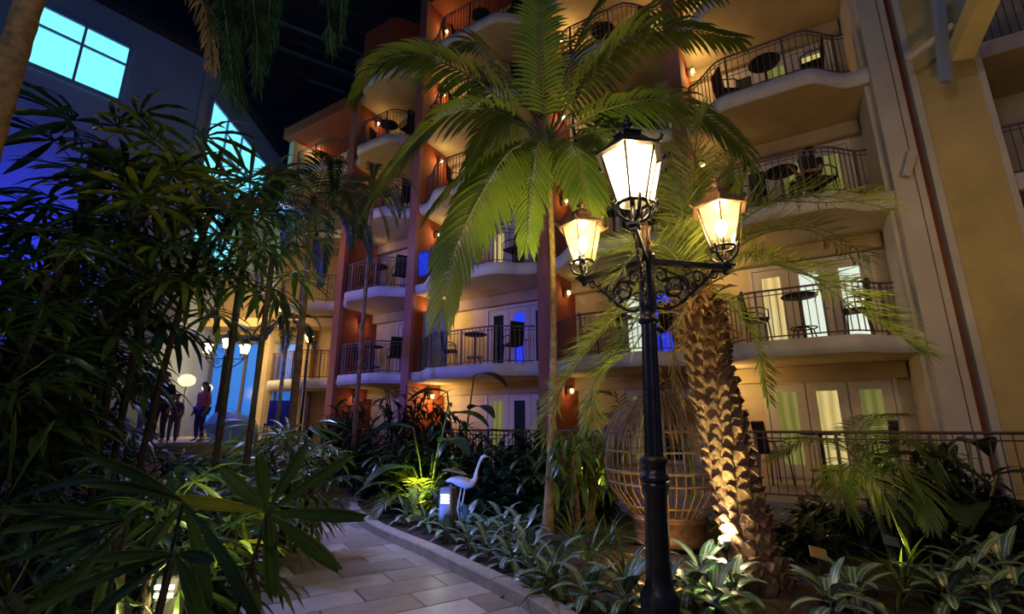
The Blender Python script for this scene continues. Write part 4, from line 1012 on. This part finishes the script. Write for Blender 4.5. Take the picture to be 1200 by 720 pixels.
def rosette(x, y, z, label, meshes, n, s=1.0, el=(1.2,0.1), h=0.12, name='silver_leaf_plant', cat='plant', group=None, rad=0.04):
    r = empty(name, (x,y,z)); tag(r, label, cat, group)
    MB().tube([(0,0,-0.03),(0.01,0,h*0.5),(0,0,h)], 0.012, 5).build('stem', M['stemgreen'], r)
    for k in range(n):
        t = k/n; a = 2.4*k+rnd(-.2,.2)
        put_leaf(r, random.choice(meshes), (rad*math.cos(a), rad*math.sin(a), h*(1-0.7*t)), a, el[0]+(el[1]-el[0])*t+rnd(-.12,.12), s*rnd(.8,1.15))
    return r
def gp(px, py, z=0.08): 
    q = ground(px, py, z); return q.x, q.y
AGP = [(455,600),(476,614),(500,622),(524,634),(548,645),(572,656),(598,668),(622,684),(648,698),(488,603),(516,612),(545,622),(568,634),(594,645),(622,660),(652,676),(535,606),(562,612),
       (588,622),(614,636),(780,722),(812,712),(840,722),(735,722),(862,706),(975,722),(1005,712),(1145,690),(1180,680),(1115,716),(1165,722),(1195,712),(825,690),(690,716),(1130,668),(1185,650)]
AGL = ['silver-marbled leafy plant, %s' % s_ for s_ in (
 'farthest along the curb, where the path bends','at the curb in front of the bollard light','at the curb just right of the bollard light','at the curb below the heron statue','at the curb, middle of the silver bed','at the curb left of the slender trunk','at the curb in front of the slender trunk','at the curb right of the slender trunk','last along the curb toward the lamp post',
 'touching the left side of the bollard light','at the foot of the heron statue','second row, right of the heron','second row, middle of the silver bed','second row, left of the slender trunk','second row, right of the slender trunk','second row, toward the strap-leaved plants','back row behind the heron statue','back row right of the heron',
 'back row, middle of the silver bed','back row left of the slender trunk','directly right of the lamp post foot','between lamp post and rough trunk, front','in front of the rough trunk, low','directly left of the lamp post foot','beside the rough trunk foot',
 'right of the rough trunk, at the picture bottom','second one right of the rough trunk foot','in the lower right bed, left side','in the lower right bed, near the column','front of the lower right bed','bottom right corner, left one','bottom right corner, outermost','below the bright ground spotlight','at the bottom, between curb and lamp post','second row of the lower right bed','under the tan column plinth')]
for (px, py), lab in zip(AGP, AGL):
    x, y = gp(px, py); rosette(x, y, 0.08, lab, AG, 13, rnd(.8,1.05)*(0.85 if '' 'at the curb' in lab or 'along the curb' in lab else 1.05), (1.25,0.0), 0.2, group='silver-leaved plants in the beds', rad=0.05)
SP = [(640,700,'grassy plant with arching straps left of the lamp post, front','leaf_palm'),(690,668,'tall arching strap-leaved plant between slender trunk and lamp post','leaf_palm'),(712,650,'strap-leaved plant close behind the lamp post','leaf_fan'),(672,640,'yellow-lit strap-leaved plant right of the slender trunk','leaf_gold'),
      (735,690,'strap-leaved plant touching the lamp post base','leaf_fan'),(1060,700,'arching strap-leaved plant in the right bed, half dry','leaf_gold'),(1100,705,'dark strap-leaved plant right of the half-dry one','leaf_fan'),(930,655,'small strap-leaved plant beside the rough trunk','leaf_fan'),(870,640,'strap-leaved plant behind the rough trunk, by the cage','leaf_palm'),
      (700,610,'strap-leaved plant behind the silver bed by the cage','leaf_fan'),(660,600,'low strap-leaved plant under the bushy small tree','leaf_fan'),(1040,640,'strap-leaved plant under the young palm','leaf_fan'),(980,650,'small strap-leaved plant by the orange card','leaf_palm')]
for px, py, lab, m in SP:
    x, y = gp(px, py); rosette(x, y, 0.08, lab, STR[m], 24, rnd(.75,.95), (1.45,0.5), 0.08, 'strap_leaf_plant', 'plant', 'strap-leaved plants in the beds', 0.03)
def shrub(x, y, h, rad, nst, label, m='leaf_blue', s=1.0, z=0.08, per=26, name='shrub', bare=0.0):
    r = empty(name, (x,y,z)); tag(r, label, 'shrub')
    tot = 0
    for k in range(nst):
        a = 2.4*k; rr_ = rad*math.sqrt((k+.5)/nst); tip = V((rr_*math.cos(a), rr_*math.sin(a), h*rnd(.7,1.05)*(1-0.25*rr_/rad)))
        MB().tube([(0.2*rr_*math.cos(a),0.2*rr_*math.sin(a),0), tip*0.6+V((0,0,.05)), tip], 0.011, 4).build('stem', M['barkdark'], r)
        for i in range(per):
            if tot >= 290: break
            t = bare+(1-bare)*(i/per)**0.8; q = V((0.2*rr_*math.cos(a),0.2*rr_*math.sin(a),0)).lerp(tip, t)
            put_leaf(r, random.choice(LM[m]), q, rnd(0,6.28), rnd(-.5,1.0), s*rnd(.8,1.3)); tot += 1
    return r
SH = [ # px of top, depth, height, radius, label, material
 (470,500,10.2,0.75,'dark leafy shrub left of the yellow-lit frond','leaf_blue',1.2),(440,520,12.2,0.8,'dark shrub at the bend of the path','leaf_blue',1.2),(530,490,10.3,0.8,'dark shrub behind the heron statue','leaf_blue',1.3),
 (575,500,9.9,0.8,'dense dark shrub right of the heron','leaf_blue',1.3),(610,520,9.2,0.6,'dark shrub behind the slender trunk, left','leaf_fan',1.2),(480,430,12.0,0.9,'tall drooping shrub against the first-floor balcony','leaf_blue',1.2),(415,450,14.0,0.7,'tall thin shrub before the left orange wall','leaf_fan',1.2),
 (690,545,8.6,0.5,'dark shrub at the rail beyond the small tree','leaf_blue',1.2),(1090,505,7.2,0.6,'dark shrub before the right-hand rooms','leaf_blue',1.1),(1130,560,6.6,0.55,'shadowed shrub beside the tan column','leaf_blue',1.1),(960,575,6.9,0.4,'low shrub under the right-hand rail','leaf_fan',0.9),(925,610,6.2,0.35,'small leafy shrub right of the rough trunk','leaf_fan',0.9),
 (1050,590,6.3,0.5,'dark shrub behind the young palm','leaf_blue',1.0),(510,455,11.2,0.8,'tall dark shrub left of the yellow-lit wall','leaf_blue',1.3),(570,545,9.0,0.7,'low dense shrub in shade right of the heron statue','leaf_blue',1.2),(620,495,10.2,0.6,'dark shrub against the deck rail behind the slender trunk','leaf_blue',1.3),(430,490,12.8,0.8,'dark shrub left of the path bend plants','leaf_blue',1.3),(455,545,11.0,0.8,'low dark shrub behind the lit feathery palm','leaf_blue',1.2),(1160,600,6.0,0.5,'dark shrub at the right edge','leaf_blue',1.0),(545,560,8.9,0.6,'low shrub behind the bollard light','leaf_blue',1.0),(600,580,8.6,0.6,'low dark shrub between heron and trunk','leaf_blue',1.0),(655,585,8.2,0.45,'low shrub right of the slender trunk','leaf_fan',1.0),
 (870,590,6.6,0.35,'shrub between cage and rough trunk, lit by the spotlight','leaf_gold',0.9),(400,470,15.5,0.6,'shrub in the corner by the left pillar','leaf_fan',1.3)]
for px, py, y, rad, lab, m, s_ in SH:
    t = at(px, py, y); shrub(t.x, y, t.z-0.08, rad, 11, lab, m, s_)
# small bushy tree left of the lamp post (leaf tuft on several yellow-lit stems)
t = at(680, 515, 7.6)
tr = empty('small_tree', (t.x,7.6,0.08)); tag(tr, 'small bushy tree with drooping leaves on several pale bare stems', 'tree')
tot = 0
for k in range(6):
    a = k*1.05; b0 = V((0.1*math.cos(a),0.1*math.sin(a),0)); tp = V((0.32*math.cos(a),0.3*math.sin(a),t.z-0.2-0.1*(k%3)))
    MB().tube([b0, b0.lerp(tp,.6), tp], 0.028, 6).build('stem', M['bark'], tr)
    for i in range(44):
        q = tp+V((rnd(-.28,.28),rnd(-.25,.25),rnd(-.45,.35))); put_leaf(tr, LM['leaf_palm'][i%3], q, rnd(0,6.28), rnd(-1.2,.4), rnd(.8,1.2)); tot += 1
# round fan palm lit yellow by an uplight
q = gp(492,600); fr_ = empty('lit_fern_palm', (q[0],q[1],0.08)); tag(fr_, 'feathery palm lit yellow-green from below beside the bollard', 'palm')
for k in range(13):
    a = 2.4*k; el = 1.2-0.7*k/13; d = V((math.cos(a)*math.cos(el),math.sin(a)*math.cos(el),math.sin(el))); P = [V((0,0,0.02))]
    c_ = P[0].copy()
    for i in range(5): d = (d+V((0,0,-.16*(i+1)))).normalized(); c_ = c_+d*0.33; P.append(c_.copy())
    frond(smooth_line(P,3), fr_, M['leaf_gold'], L=0.34, w=0.028, n=24, start=0.2, rach=0.008, droop=0.5)
lamp('uplight_yellow', 'SPOT', (q[0]+0.15,q[1]-0.75,0.35), 190, (0.95,1.0,0.12), 0.05, (q[0]-0.05,q[1],1.0), 100, 0.7)

# ================================================================== GARDEN OBJECTS
x, y = gp(524, 632)
bo = empty('bollard_light', (x,y,0.06)); tag(bo, 'short square grey bollard with lit louvres in the bed', 'bollard')
MB().bbox((0,0,0.35),(0.20,0.20,0.70),0.02).build('body', M['grey'], bo)
for k in range(3):
    MB().box((-0.0,-0.103,0.60-0.045*k),(0.13,0.012,0.025)).build('louvre', M['louvre'], bo); MB().box((-0.103,-0.0,0.60-0.045*k),(0.012,0.12,0.025)).build('louvre', M['louvre'], bo)
bo.rotation_euler.z = -0.35
lamp('bollard_lamp', 'POINT', (x-0.08,y-0.28,0.58), 1.2, (0.9,0.95,0.8), 0.04)
# heron statue
x, y = gp(541, 622); hs = at(541, 564, y)
he = empty('heron_statue', (x,y,0.05)); tag(he, 'blue-lit wading bird statue on two thin legs behind the bollard', 'statue')
M['statue'] = mat('white_painted_metal', (0.55,0.55,0.56), 0.5, var=0.2); M['statue_dark'] = mat('grey_wing_paint', (0.18,0.13,0.09), 0.6, var=0.3)
hz = 0.68
MB().tube([(-0.26,0,hz+0.05),(-0.18,0,hz+0.07),(-0.06,0,hz+0.06),(0.06,0,hz+0.02),(0.14,0,hz+0.02),(0.19,0,hz+0.08),(0.21,0,hz+0.20),(0.25,0,hz+0.32),(0.29,0,hz+0.40),(0.32,0,hz+0.42),(0.36,0,hz+0.42)], [0.012,0.04,0.085,0.085,0.06,0.035,0.024,0.02,0.024,0.026,0.014], 10).build('body', M['statue'], he)
MB().tube([(0.35,0,hz+0.42),(0.46,0,hz+0.38)], [0.012,0.002], 6).build('beak', M['statue_dark'], he)
MB().blade((0.06,-0.05,hz+0.14),(-1,0,0.35),(0,-0.3,1),0.40,0.16,0.2,5,0.3).build('wing', M['statue_dark'], he); MB().blade((0.06,0.05,hz+0.14),(-1,0,0.35),(0,0.3,1),0.40,0.16,0.2,5,0.3).build('wing', M['statue_dark'], he)
for dx in (-0.02, 0.04): 
    MB().tube([(dx,0.02,hz),(dx-0.05,0.0,hz*0.48),(dx+(0.03 if dx<0 else -0.04),-0.02,0.0)], 0.012, 6).build('leg', M['statue'], he)
    MB().tube([(dx-0.08,-0.02,0.01),(dx+0.09,-0.02,0.01)], 0.008, 4).build('foot', M['statue'], he)
lamp('heron_blue_spot', 'SPOT', (x-0.9,y-1.0,0.3), 90, (0.1,0.2,1.0), 0.04, (x,y,0.9), 60, 0.5)
# small seated figurines (white bird shapes) by the small tree
x, y = gp(662, 612)
fg = empty('bird_figurine', (x,y,0.06)); tag(fg, 'small pale bird figurine under the bushy small tree', 'statue')
MB().tube([(-0.12,0,0.14),(0,0,0.16),(0.08,0,0.2),(0.1,0,0.34),(0.13,0,0.42)], [0.02,0.09,0.07,0.035,0.04], 10).build('body', M['statue'], fg)
MB().tube([(0.15,0,0.42),(0.22,0,0.39)], [0.015,0.003], 6).build('beak', M['statue_dark'], fg); MB().lathe([(0.08,-0.02),(0.06,0.02),(0.03,0.1)],8).build('foot_base', M['statue'], fg)
# carved wooden post with a lit top, right of the small tree
x, y = gp(695, 622); pt = at(695, 565, y)
po = empty('garden_light', (x,y,0.05)); tag(po, 'slim post with a small glowing cap beside the bushy small tree', 'garden light')
MB().lathe([(0.06,0),(0.05,0.05),(0.045,pt.z-0.1)], 10).build('post', M['grey'], po); MB().lathe([(0.06,pt.z-0.1),(0.065,pt.z-0.05),(0.03,pt.z)], 10).build('cap', emis('glowing_cap',(0.9,0.85,0.2),3), po)
lamp('garden_light_lamp','POINT',(x,y-0.1,pt.z+0.05),8,(1,.9,.3),0.04)
# ground spotlight that shines up the rough trunk
x, y = gp(850, 690); s_ = at(849, 636, y)
gs = empty('ground_spotlight', (s_.x, s_.y, 0.04)); tag(gs, 'glaring ground spotlight at the left of the rough trunk', 'spotlight')
MB().tube([(0,0,0),(0,0,max(0.1,s_.z-0.1))], 0.02, 6).build('stake', M['iron'], gs)
MB().lathe([(0.03,0),(0.06,0.04),(0.065,0.10)], 12, (0,0,s_.z-0.12)).build('housing', M['iron'], gs)
MB().lathe([(0.005,0.10),(0.055,0.105),(0.04,0.13),(0.01,0.145)], 12, (0,0,s_.z-0.12)).build('lens', emis('spot_lens',(1,.9,.6),60), gs)
lamp('ground_spot_light','SPOT',(s_.x,s_.y-0.02,s_.z+0.09),22,(1.0,.80,.45),0.05,(s_.x+0.15,s_.y+0.1,2.6),150,0.6)
lamp('ground_spot_spill','POINT',(s_.x-0.1,s_.y-0.05,s_.z+0.05),5,(1.0,.85,.5),0.05)
# path light half hidden lower left
p = at(200, 692, 2.9)
pl = empty('ground_spotlight', (p.x,p.y,0.05)); tag(pl, 'small boxy ground light among leaves at the lower left', 'spotlight')
MB().bbox((0,0,0.05+p.z/2-0.03),(0.12,0.10,p.z+0.02),0.01).build('housing', M['grey'], pl)
for k in range(2): MB().box((0,-0.055,p.z-0.02-0.04*k),(0.10,0.012,0.02)).build('louvre', M['louvre'], pl)
lamp('low_left_light','POINT',(p.x+0.1,p.y-0.2,p.z+0.05),5,(1,.85,.3),0.04)
# planter tags
for (px, py, yy, c, lab) in ((960,655,5.3,(0.62,0.30,0.08),'orange plant card on a short stake right of the rough trunk'),(1045,640,5.8,(0.30,0.28,0.2),'pale plant card under the young palm')):
    q = at(px, py, yy); r = empty('plant_card', (q.x,q.y,0.05)); tag(r, lab, 'plant card')
    MB().tube([(0,0.01,0),(0,0.01,q.z)], 0.006, 4).build('stake', M['iron'], r); MB().box((0,0,q.z),(0.17,0.01,0.11),Euler((-0.5,0.25,0)).to_matrix()).build('card', mat('card_paper',c,0.7,var=0.05), r)
# pale boulders in the bed
for (px,py,s_,lab) in ((1120,520,0.3,'pale boulder among plants at the tan column'),(940,600,0.22,'grey rock under the right-hand rail'),(1005,700,0.10,'small rock in the right bed')):
    q = at(px,py,7.3 if py<650 else 4.6); z = 0.05; mb = MB(); vs_=[]; fs=[]
    for i in range(7):
        for j in range(10):
            th=i/6*math.pi; ph=j/10*6.283; k=s_*(1+rnd(-.14,.14)); vs_.append((k*math.sin(th)*math.cos(ph)*1.3,k*math.sin(th)*math.sin(ph),k*0.8*math.cos(th)+s_*0.5))
    for i in range(6):
        for j in range(10): fs.append((i*10+j,(i+1)*10+j,(i+1)*10+(j+1)%10,i*10+(j+1)%10))
    o = mb.add(vs_,fs,True).build('boulder', M['curb']); o.location=(q.x,q.y,z); tag(o, lab, 'rock')
# blue cloth over the railing, bay left of the palm, second floor
c0, c1 = PIL[2], PIL[3]; dv = (c1-c0).normalized(); nv = V((dv.y,-dv.x,0))
mb = MB(); vs_, fs = [], []
for i in range(9):
    for j in range(9):
        s_ = 0.28+0.55*i/8; z = FZ[2]+1.12-0.85*j/8+(0.02*math.sin(i*1.3)); off = 0.02+0.025*math.sin(i*1.9+j*0.6)+0.03
        q = c0+dv*s_+nv*(off+0.0)+V((0,0,z)); vs_.append(q)
for i in range(8):
    for j in range(8): fs.append((i*9+j,i*9+j+1,(i+1)*9+j+1,(i+1)*9+j))
cl = mb.add(vs_,fs,True).build('towel', mat('blue_towel',(0.03,0.10,0.75),0.8,var=0.35,scale=9)); tag(cl,'bright blue towel hung over the second-floor balcony rail','towel')
m = cl.modifiers.new('thick','SOLIDIFY'); m.thickness=0.012
lamp('towel_light','POINT',c0+dv*0.55+nv*0.9+V((0,0,FZ[2]+0.9)),9,(0.25,0.45,1.0),0.1)  # blue point light in front of the towel, without a fixture
# frosted screen with palm picture, first floor of the same bay
sc_ = empty('privacy_screen', c0+dv*0.55-nv*0.55+V((0,0,FZ[1])), math.atan2(dv.y,dv.x)+0.25); tag(sc_, 'pale glass screen with a palm picture on the first-floor balcony', 'screen')
MB().box((0,0,1.05),(0.92,0.02,2.0)).build('panel', mat('pale_screen',(0.42,0.48,0.40),0.4,var=0.05), sc_)
mb = MB(); 
for s_ in (-0.47,0.47): mb.box((s_,0,1.05),(0.04,0.05,2.1))
mb.box((0,0,2.08),(0.98,0.05,0.04)).box((0,0,0.03),(0.98,0.05,0.06)); mb.build('frame', M['bronze'], sc_)
mb = MB(); mb.tube([(0.02,-0.014,0.1),(0,-0.014,0.8),(0.05,-0.014,1.4)],0.012,4)
for k in range(9):
    a = k*0.7; mb.blade((0.05,-0.016,1.4),(math.cos(a),0,math.sin(a)),(0,-1,0),0.33,0.05,0.7,4,0.0)
mb.build('palm_picture', mat('etched_grey',(0.22,0.27,0.22),0.5), sc_)
# soffit light seen as a star behind the palm
# terrace fence, umbrella
tf = empty('terrace_fence'); tag(tf, 'dark blue-lit metal fence along the terrace edge', 'fence')
FP = [V((-5.15,12.3,1.25)),V((-6.0,14.2,1.25)),V((-6.95,16.6,1.25))]; railing(FP, tf, 1.25, 0.16)
tf2 = empty('terrace_fence'); tag(tf2, 'black tubular rail at the left end of the terrace', 'fence'); FP=[V((-15.5,9.7,1.25)),V((-11,9.7,1.25)),V((-8.9,10.2,1.25))]
mb=MB()
for z in (0.45,0.8,1.05): mb.tube([p+V((0,0,z)) for p in FP],0.03,6)
rl=mb.build('railing',M['iron'],tf2)
for i in range(6):
    q=FP[0].lerp(FP[1],i/5); MB().tube([q,q+V((0,0,1.05))],0.03,6).build('newel_post',M['iron'],rl)
for (px,py,yy,lab,col) in ((268,490,11.6,'folded pale blue sun umbrella lying tilted on the terrace',(0.30,0.50,0.85)),):
    q=at(px,py,yy); um=empty('sun_umbrella',(q.x,q.y,1.25)); tag(um,lab,'umbrella'); um.rotation_euler=(0.5,0.7,0)
    cano=MB(); 
    n=8; vs_=[(0,0,0.72)]
    for j in range(n): a=6.283*j/n; vs_.append((0.6*math.cos(a),0.6*math.sin(a),0.40))
    cano.add(vs_,[(0,1+j,1+(j+1)%n) for j in range(n)]); c_=cano.build('canopy',mat('umbrella_cloth',col,0.8,var=0.1),um); c_.modifiers.new('t','SOLIDIFY').thickness=0.01
    MB().tube([(0,0,0.72),(0,0,-0.3)],0.015,6).build('pole',M['grey'],um)
# deck chairs on the terrace
M['bluefab']=mat('blue_sling_fabric',(0.03,0.05,0.3),0.7)
for i,(px,yy,rz,lab) in enumerate(((325,12.9,0.3,'dark round-backed chair on the terrace by the fence'),(120,12.0,2.4,'dark chair behind the reclining person'))):
    q=at(px,480,yy); r=empty('terrace_chair',(q.x,q.y,1.22),rz); tag(r,lab,'chair','chairs on the terrace')
    MB().bbox((0,0,0.42),(0.5,0.48,0.06),0.02).build('seat',M['bluefab'],r); MB().bbox((0,0.24,0.75),(0.5,0.05,0.62),0.02,Euler((-0.15,0,0)).to_matrix()).build('backrest',M['bluefab'],r)
    for sx in (-1,1):
        for sy in (-1,1): MB().tube([(sx*0.22,sy*0.2,0.4),(sx*0.24,sy*0.23,0)],0.018,5).build('leg',M['iron'],r)
tb=at(50,498,10.4); r=empty('terrace_table',(tb.x,tb.y,1.22)); tag(r,'pale cloth-covered table at the left of the terrace','table')
MB().bbox((0,0,0.30),(2.6,0.9,0.05),0.02).build('tabletop',M['fascia'],r)
for sx in (-1,1):
    for sy in (-1,1): MB().tube([(sx*1.2,sy*0.38,0.28),(sx*1.2,sy*0.38,0)],0.025,6).build('leg',M['iron'],r)

for (px,py,yy,s_,lab) in ((219,446,17.0,0.27,'large round cream lantern glowing before the shop front'),(243,455,18.2,0.18,'small round cream lantern right of the large one')):
    q=at(px,py,yy); r=empty('paper_lantern',q); tag(r,lab,'lantern')
    MB().lathe([(s_*math.sin(math.pi*i/12)+0.005,-s_*0.8*math.cos(math.pi*i/12)) for i in range(13)],16).build('globe',emis('lantern_paper',(1.0,0.78,0.42),1.0),r)
    MB().tube([(0,0,-s_*0.7),(0,0,1.22-q.z)],0.03,6).build('post',M['iron'],r)
    lamp('paper_lantern_light','POINT',q+V((0,-s_-0.2,0)),14,WARM,s_)
# ================================================================== PEOPLE
SKIN=mat('skin',(0.42,0.24,0.17),0.55,var=0.05); HAIR=mat('dark_hair',(0.012,0.009,0.008),0.5,var=0.3)
def skinmesh(name, pts, edges, radii, m, parent, root=0, sub=2):
    me=bpy.data.meshes.new(name); me.from_pydata([tuple(p) for p in pts],edges,[]); me.materials.append(m)
    o=bpy.data.objects.new(name,me); C.objects.link(o); o.parent=parent
    o.modifiers.new('skin','SKIN').use_smooth_shade=True; s=o.modifiers.new('sub','SUBSURF'); s.levels=sub; s.render_levels=sub
    for i,r_ in enumerate(radii):
        sv=me.skin_vertices[0].data[i]; sv.radius=(r_ if isinstance(r_,tuple) else (r_,r_)); sv.use_root=(i==root)
    return o
def person(loc, rz, label, pose='stand', shirt=(.1,.1,.1), pants=(.05,.05,.08), s=1.0, hair='short', mask=None, hatc=None, arms=((-1,0),(1,0)), hand_up=False):
    r=empty('person',loc,rz); r.scale=(s,s,s); tag(r,label,'person')
    if pose=='stand':
        hip=0.93; J={'pel':(0,0,.95),'sp':(0,0.01,1.12),'ch':(0,0,1.33),'nk':(0,.01,1.47),'hd0':(0,0,1.55),'hd':(0,-.01,1.64),'ht':(0,0,1.71)}
        knee=lambda q:(q*.10,-.03,.5); ank=lambda q:(q*.11,.03,.08); toe=lambda q:(q*.12,-.13,.035)
    else:
        J={'pel':(0,0,.50),'sp':(0,.03,.68),'ch':(0,.06,.90),'nk':(0,.05,1.04),'hd0':(0,.03,1.12),'hd':(0,.0,1.21),'ht':(0,.01,1.28)}
        if pose=='recline': J={'pel':(0,0,.28),'sp':(0,.14,.38),'ch':(0,.30,.50),'nk':(0,.40,.60),'hd0':(0,.44,.66),'hd':(0,.46,.75),'ht':(0,.48,.81)}
        kz=J['pel'][2]+.03; knee=lambda q:(q*.13,-.42,kz+.02)
        if pose=='recline': ank=lambda q:(q*.12,-.82,.16); toe=lambda q:(q*.12,-.86,.28)
        else: ank=lambda q:(q*.12,-.44,.08); toe=lambda q:(q*.12,-.60,.035)
    order=['pel','sp','ch','nk','hd0','hd','ht']; P=[V(J[k]) for k in order]; R_=[(.15,.11),(.13,.10),(.15,.11),.052,.06,(.078,.095),.055]
    E=[(i,i+1) for i in range(6)]
    ch=V(J['ch']); pel=V(J['pel']); elb={}; wr={}
    for q in (-1,1):
        sh=ch+V((q*.17,0,.06)); 
        if hand_up and q==-1: el=sh+V((q*.06,-.20,-.16)); w_=el+V((-q*.08,-.20,.12))
        elif pose=='stand': el=sh+V((q*.06,.04,-.28)); w_=el+V((-q*.02,-.12,-.22))
        else: el=sh+V((q*.07,-.05,-.26)); w_=el+V((-q*.05,-.24,-.02))
        b=len(P); P+=[sh,el,w_]; R_+=[.06,.045,.03]; E+=[(2,b),(b,b+1),(b+1,b+2)]; elb[q]=el; wr[q]=w_
        d=(w_-el).normalized(); sd=V((q,0,0))-d*d.dot(V((q,0,0))); sd.normalize(); palm=w_+d*.05; h=len(P); P.append(palm); R_.append((.034,.02)); E.append((b+2,h))
        for k,(off,ln) in enumerate(((-.03,.065),(-.01,.078),(.01,.074),(.03,.058))):
            f0=palm+sd*off+d*.03; f1=f0+d*ln*.55+V((0,0,-.008)); f2=f1+d*ln*.45+V((0,0,-.022)); i0=len(P); P+=[f0,f1,f2]; R_+=[.010,.009,.007]; E+=[(h,i0),(i0,i0+1),(i0+1,i0+2)]
        t0=palm-sd*.04-d*.01; t1=t0-sd*.015+d*.035; i0=len(P); P+=[t0,t1]; R_+=[.011,.008]; E+=[(h,i0),(i0,i0+1)]
        hp=pel+V((q*.09,0,-.03)); b=len(P); P+=[hp,V(knee(q)),V(ank(q)),V(toe(q))]; R_+=[.085,.058,.038,.032]; E+=[(0,b),(b,b+1),(b+1,b+2),(b+2,b+3)]
    hd=V(J['hd'])
    b=len(P); P+=[hd+V((0,-.105,-.01))]; R_+=[.014]; E+=[(5,b)]
    skinmesh('body',P,E,R_,SKIN,r)
    shm=mat('shirt',shirt,0.8,var=0.2,scale=12); pam=mat('trousers',pants,0.8)
    SP_=[V(J['pel'])+V((0,0,.02)),V(J['sp']),ch,ch+V((0,0,.10))]; SR=[(.165,.125),(.15,.12),(.165,.125),(.08,.07)]; SE=[(0,1),(1,2),(2,3)]
    for q in (-1,1):
        sh=ch+V((q*.17,0,.06)); i0=len(SP_); SP_+=[sh,sh.lerp(elb[q],.75)]; SR+=[.075,.06]; SE+=[(2,i0),(i0,i0+1)]
    skinmesh('shirt',SP_,SE,SR,shm,r)
    TP=[V(J['pel'])]; TR=[(.165,.13)]; TE=[]
    for q in (-1,1):
        i0=len(TP); TP+=[pel+V((q*.09,0,-.04)),V(knee(q)),V(ank(q))+V((0,0,.04))]; TR+=[.10,.07,.055]; TE+=[(0,i0),(i0,i0+1),(i0+1,i0+2)]
    skinmesh('trousers',TP,TE,TR,pam,r)
    # hair cap
    hb=MB(); vs_,fs=[],[]; n=14; rows=7; low=(1.9 if hair=='long' else 1.55)
    for i in range(rows+1):
        th=low*i/rows
        for j in range(n):
            ph=6.283*j/n; front=max(0,-math.sin(ph)); tt_=th*(1-0.45*front)
            vs_.append(hd+V((.093*math.sin(tt_)*math.cos(ph),.008+.108*math.sin(tt_)*math.sin(ph),.015+.112*math.cos(tt_)-(0.10*max(0,math.sin(ph))*(i/rows)**2 if hair=='long' else 0))))
    for i in range(rows):
        for j in range(n): fs.append((i*n+j,(i+1)*n+j,(i+1)*n+(j+1)%n,i*n+(j+1)%n))
    hb.add(vs_,fs,True)
    if hair=='long': hb.tube([hd+V((0,.09,.0)),hd+V((0,.11,-.12)),hd+V((0,.10,-.28))],[.07,.085,.04],8)
    hb.build('hair',HAIR,r)
    for q in (-1,1):
        MB().lathe([(.002,-.012),(.011,-.006),(.013,0),(.011,.006),(.002,.012)],8,hd+V((q*.032,-.088,.012))).build('eye',HAIR,r)
        MB().lathe([(.004,-.03),(.016,-.012),(.017,.012),(.004,.028)],6,hd+V((q*.086,.01,-.005))).build('ear',SKIN,r)
    MB().box(hd+V((0,-.094,-.05)),(.042,.012,.01)).build('mouth',mat('lips',(.35,.1,.09),.5),r)
    if mask: MB().bbox(hd+V((0,-.085,-.045)),(.125,.06,.085),.02).build('face_mask',mat('mask',mask,.7),r)
    if hatc: MB().lathe([(.118,.02),(.12,.05),(.10,.11),(.05,.135),(.01,.14)],14,hd+V((0,.0,.0))).tube([hd+V((-.08,-.09,.035)),hd+V((0,-.17,.03)),hd+V((.08,-.09,.035))],.012,5).build('cap',mat('cap_cloth',hatc,.8),r)
    return r
def floorpt(px, yy, z):
    d=ray(px,440); return V((d.x/d.y*yy, yy, z))
person(floorpt(181,11.4,1.22),0.5,'standing woman with long dark hair and patterned light top on the terrace','stand',(.45,.42,.55),(.15,.15,.25),1.0,'long')
person(floorpt(196,10.6,1.22),0.2,'person in black shirt and blue face mask before the woman in the patterned top','stand',(.015,.015,.02),(.03,.03,.05),0.88,'short',(.15,.45,.75),hand_up=True)
person(floorpt(213,10.9,1.22),0.3,'child in a purple top beside the masked person','stand',(.16,.08,.32),(.1,.1,.2),0.62,'short')
person(floorpt(160,10.2,1.22),1.3,'reclining person with dark hair and blue shirt low on the terrace','recline',(.08,.12,.6),(.2,.2,.3),0.9,'short')
person(floorpt(243,12.6,1.22),-0.3,'person in a pink top and dark skirt standing beyond the child','stand',(.55,.14,.22),(.03,.03,.15),0.86,'long')
# second-floor balcony, right bay
a_, c_ = PIL[4], PIL[5]; dv=(c_-a_).normalized(); nv=V((dv.y,-dv.x,0)); rz=math.atan2(dv.y,dv.x)
person(a_+dv*2.62+nv*0.10+V((0,0,FZ[2]+.0)),rz-1.0,'person in black with a black cap seated on the second-floor right balcony','sit',(.012,.012,.014),(.012,.012,.02),1.0,'short',None,(.01,.01,.01),hand_up=True)
person(a_+dv*0.95+nv*0.05+V((0,0,FZ[2]+.02)),rz+1.2,'seated person in a red shirt, left on the second-floor right balcony','sit',(.5,.07,.08),(.05,.07,.2),0.95,'short')
place(chair_proto, make_chair, type('o',(),{'matrix_basis':Matrix.Translation(a_)@Matrix.Rotation(rz,4,'Z')}), 2.75, 0.14, FZ[2]-0.0, 2.2, 'black chair under the person in the black cap', 'chair', 'black balcony chairs')
# ground deck visitor
q=DK[4].lerp(DK[3],0.15)
person(V((2.05,10.1,0.45)),0.2,'dark-clothed person with a pink scarf at the deck rail behind the cage','stand',(.02,.02,.03),(.02,.02,.03),0.8,'short',None,(.5,.05,.2))
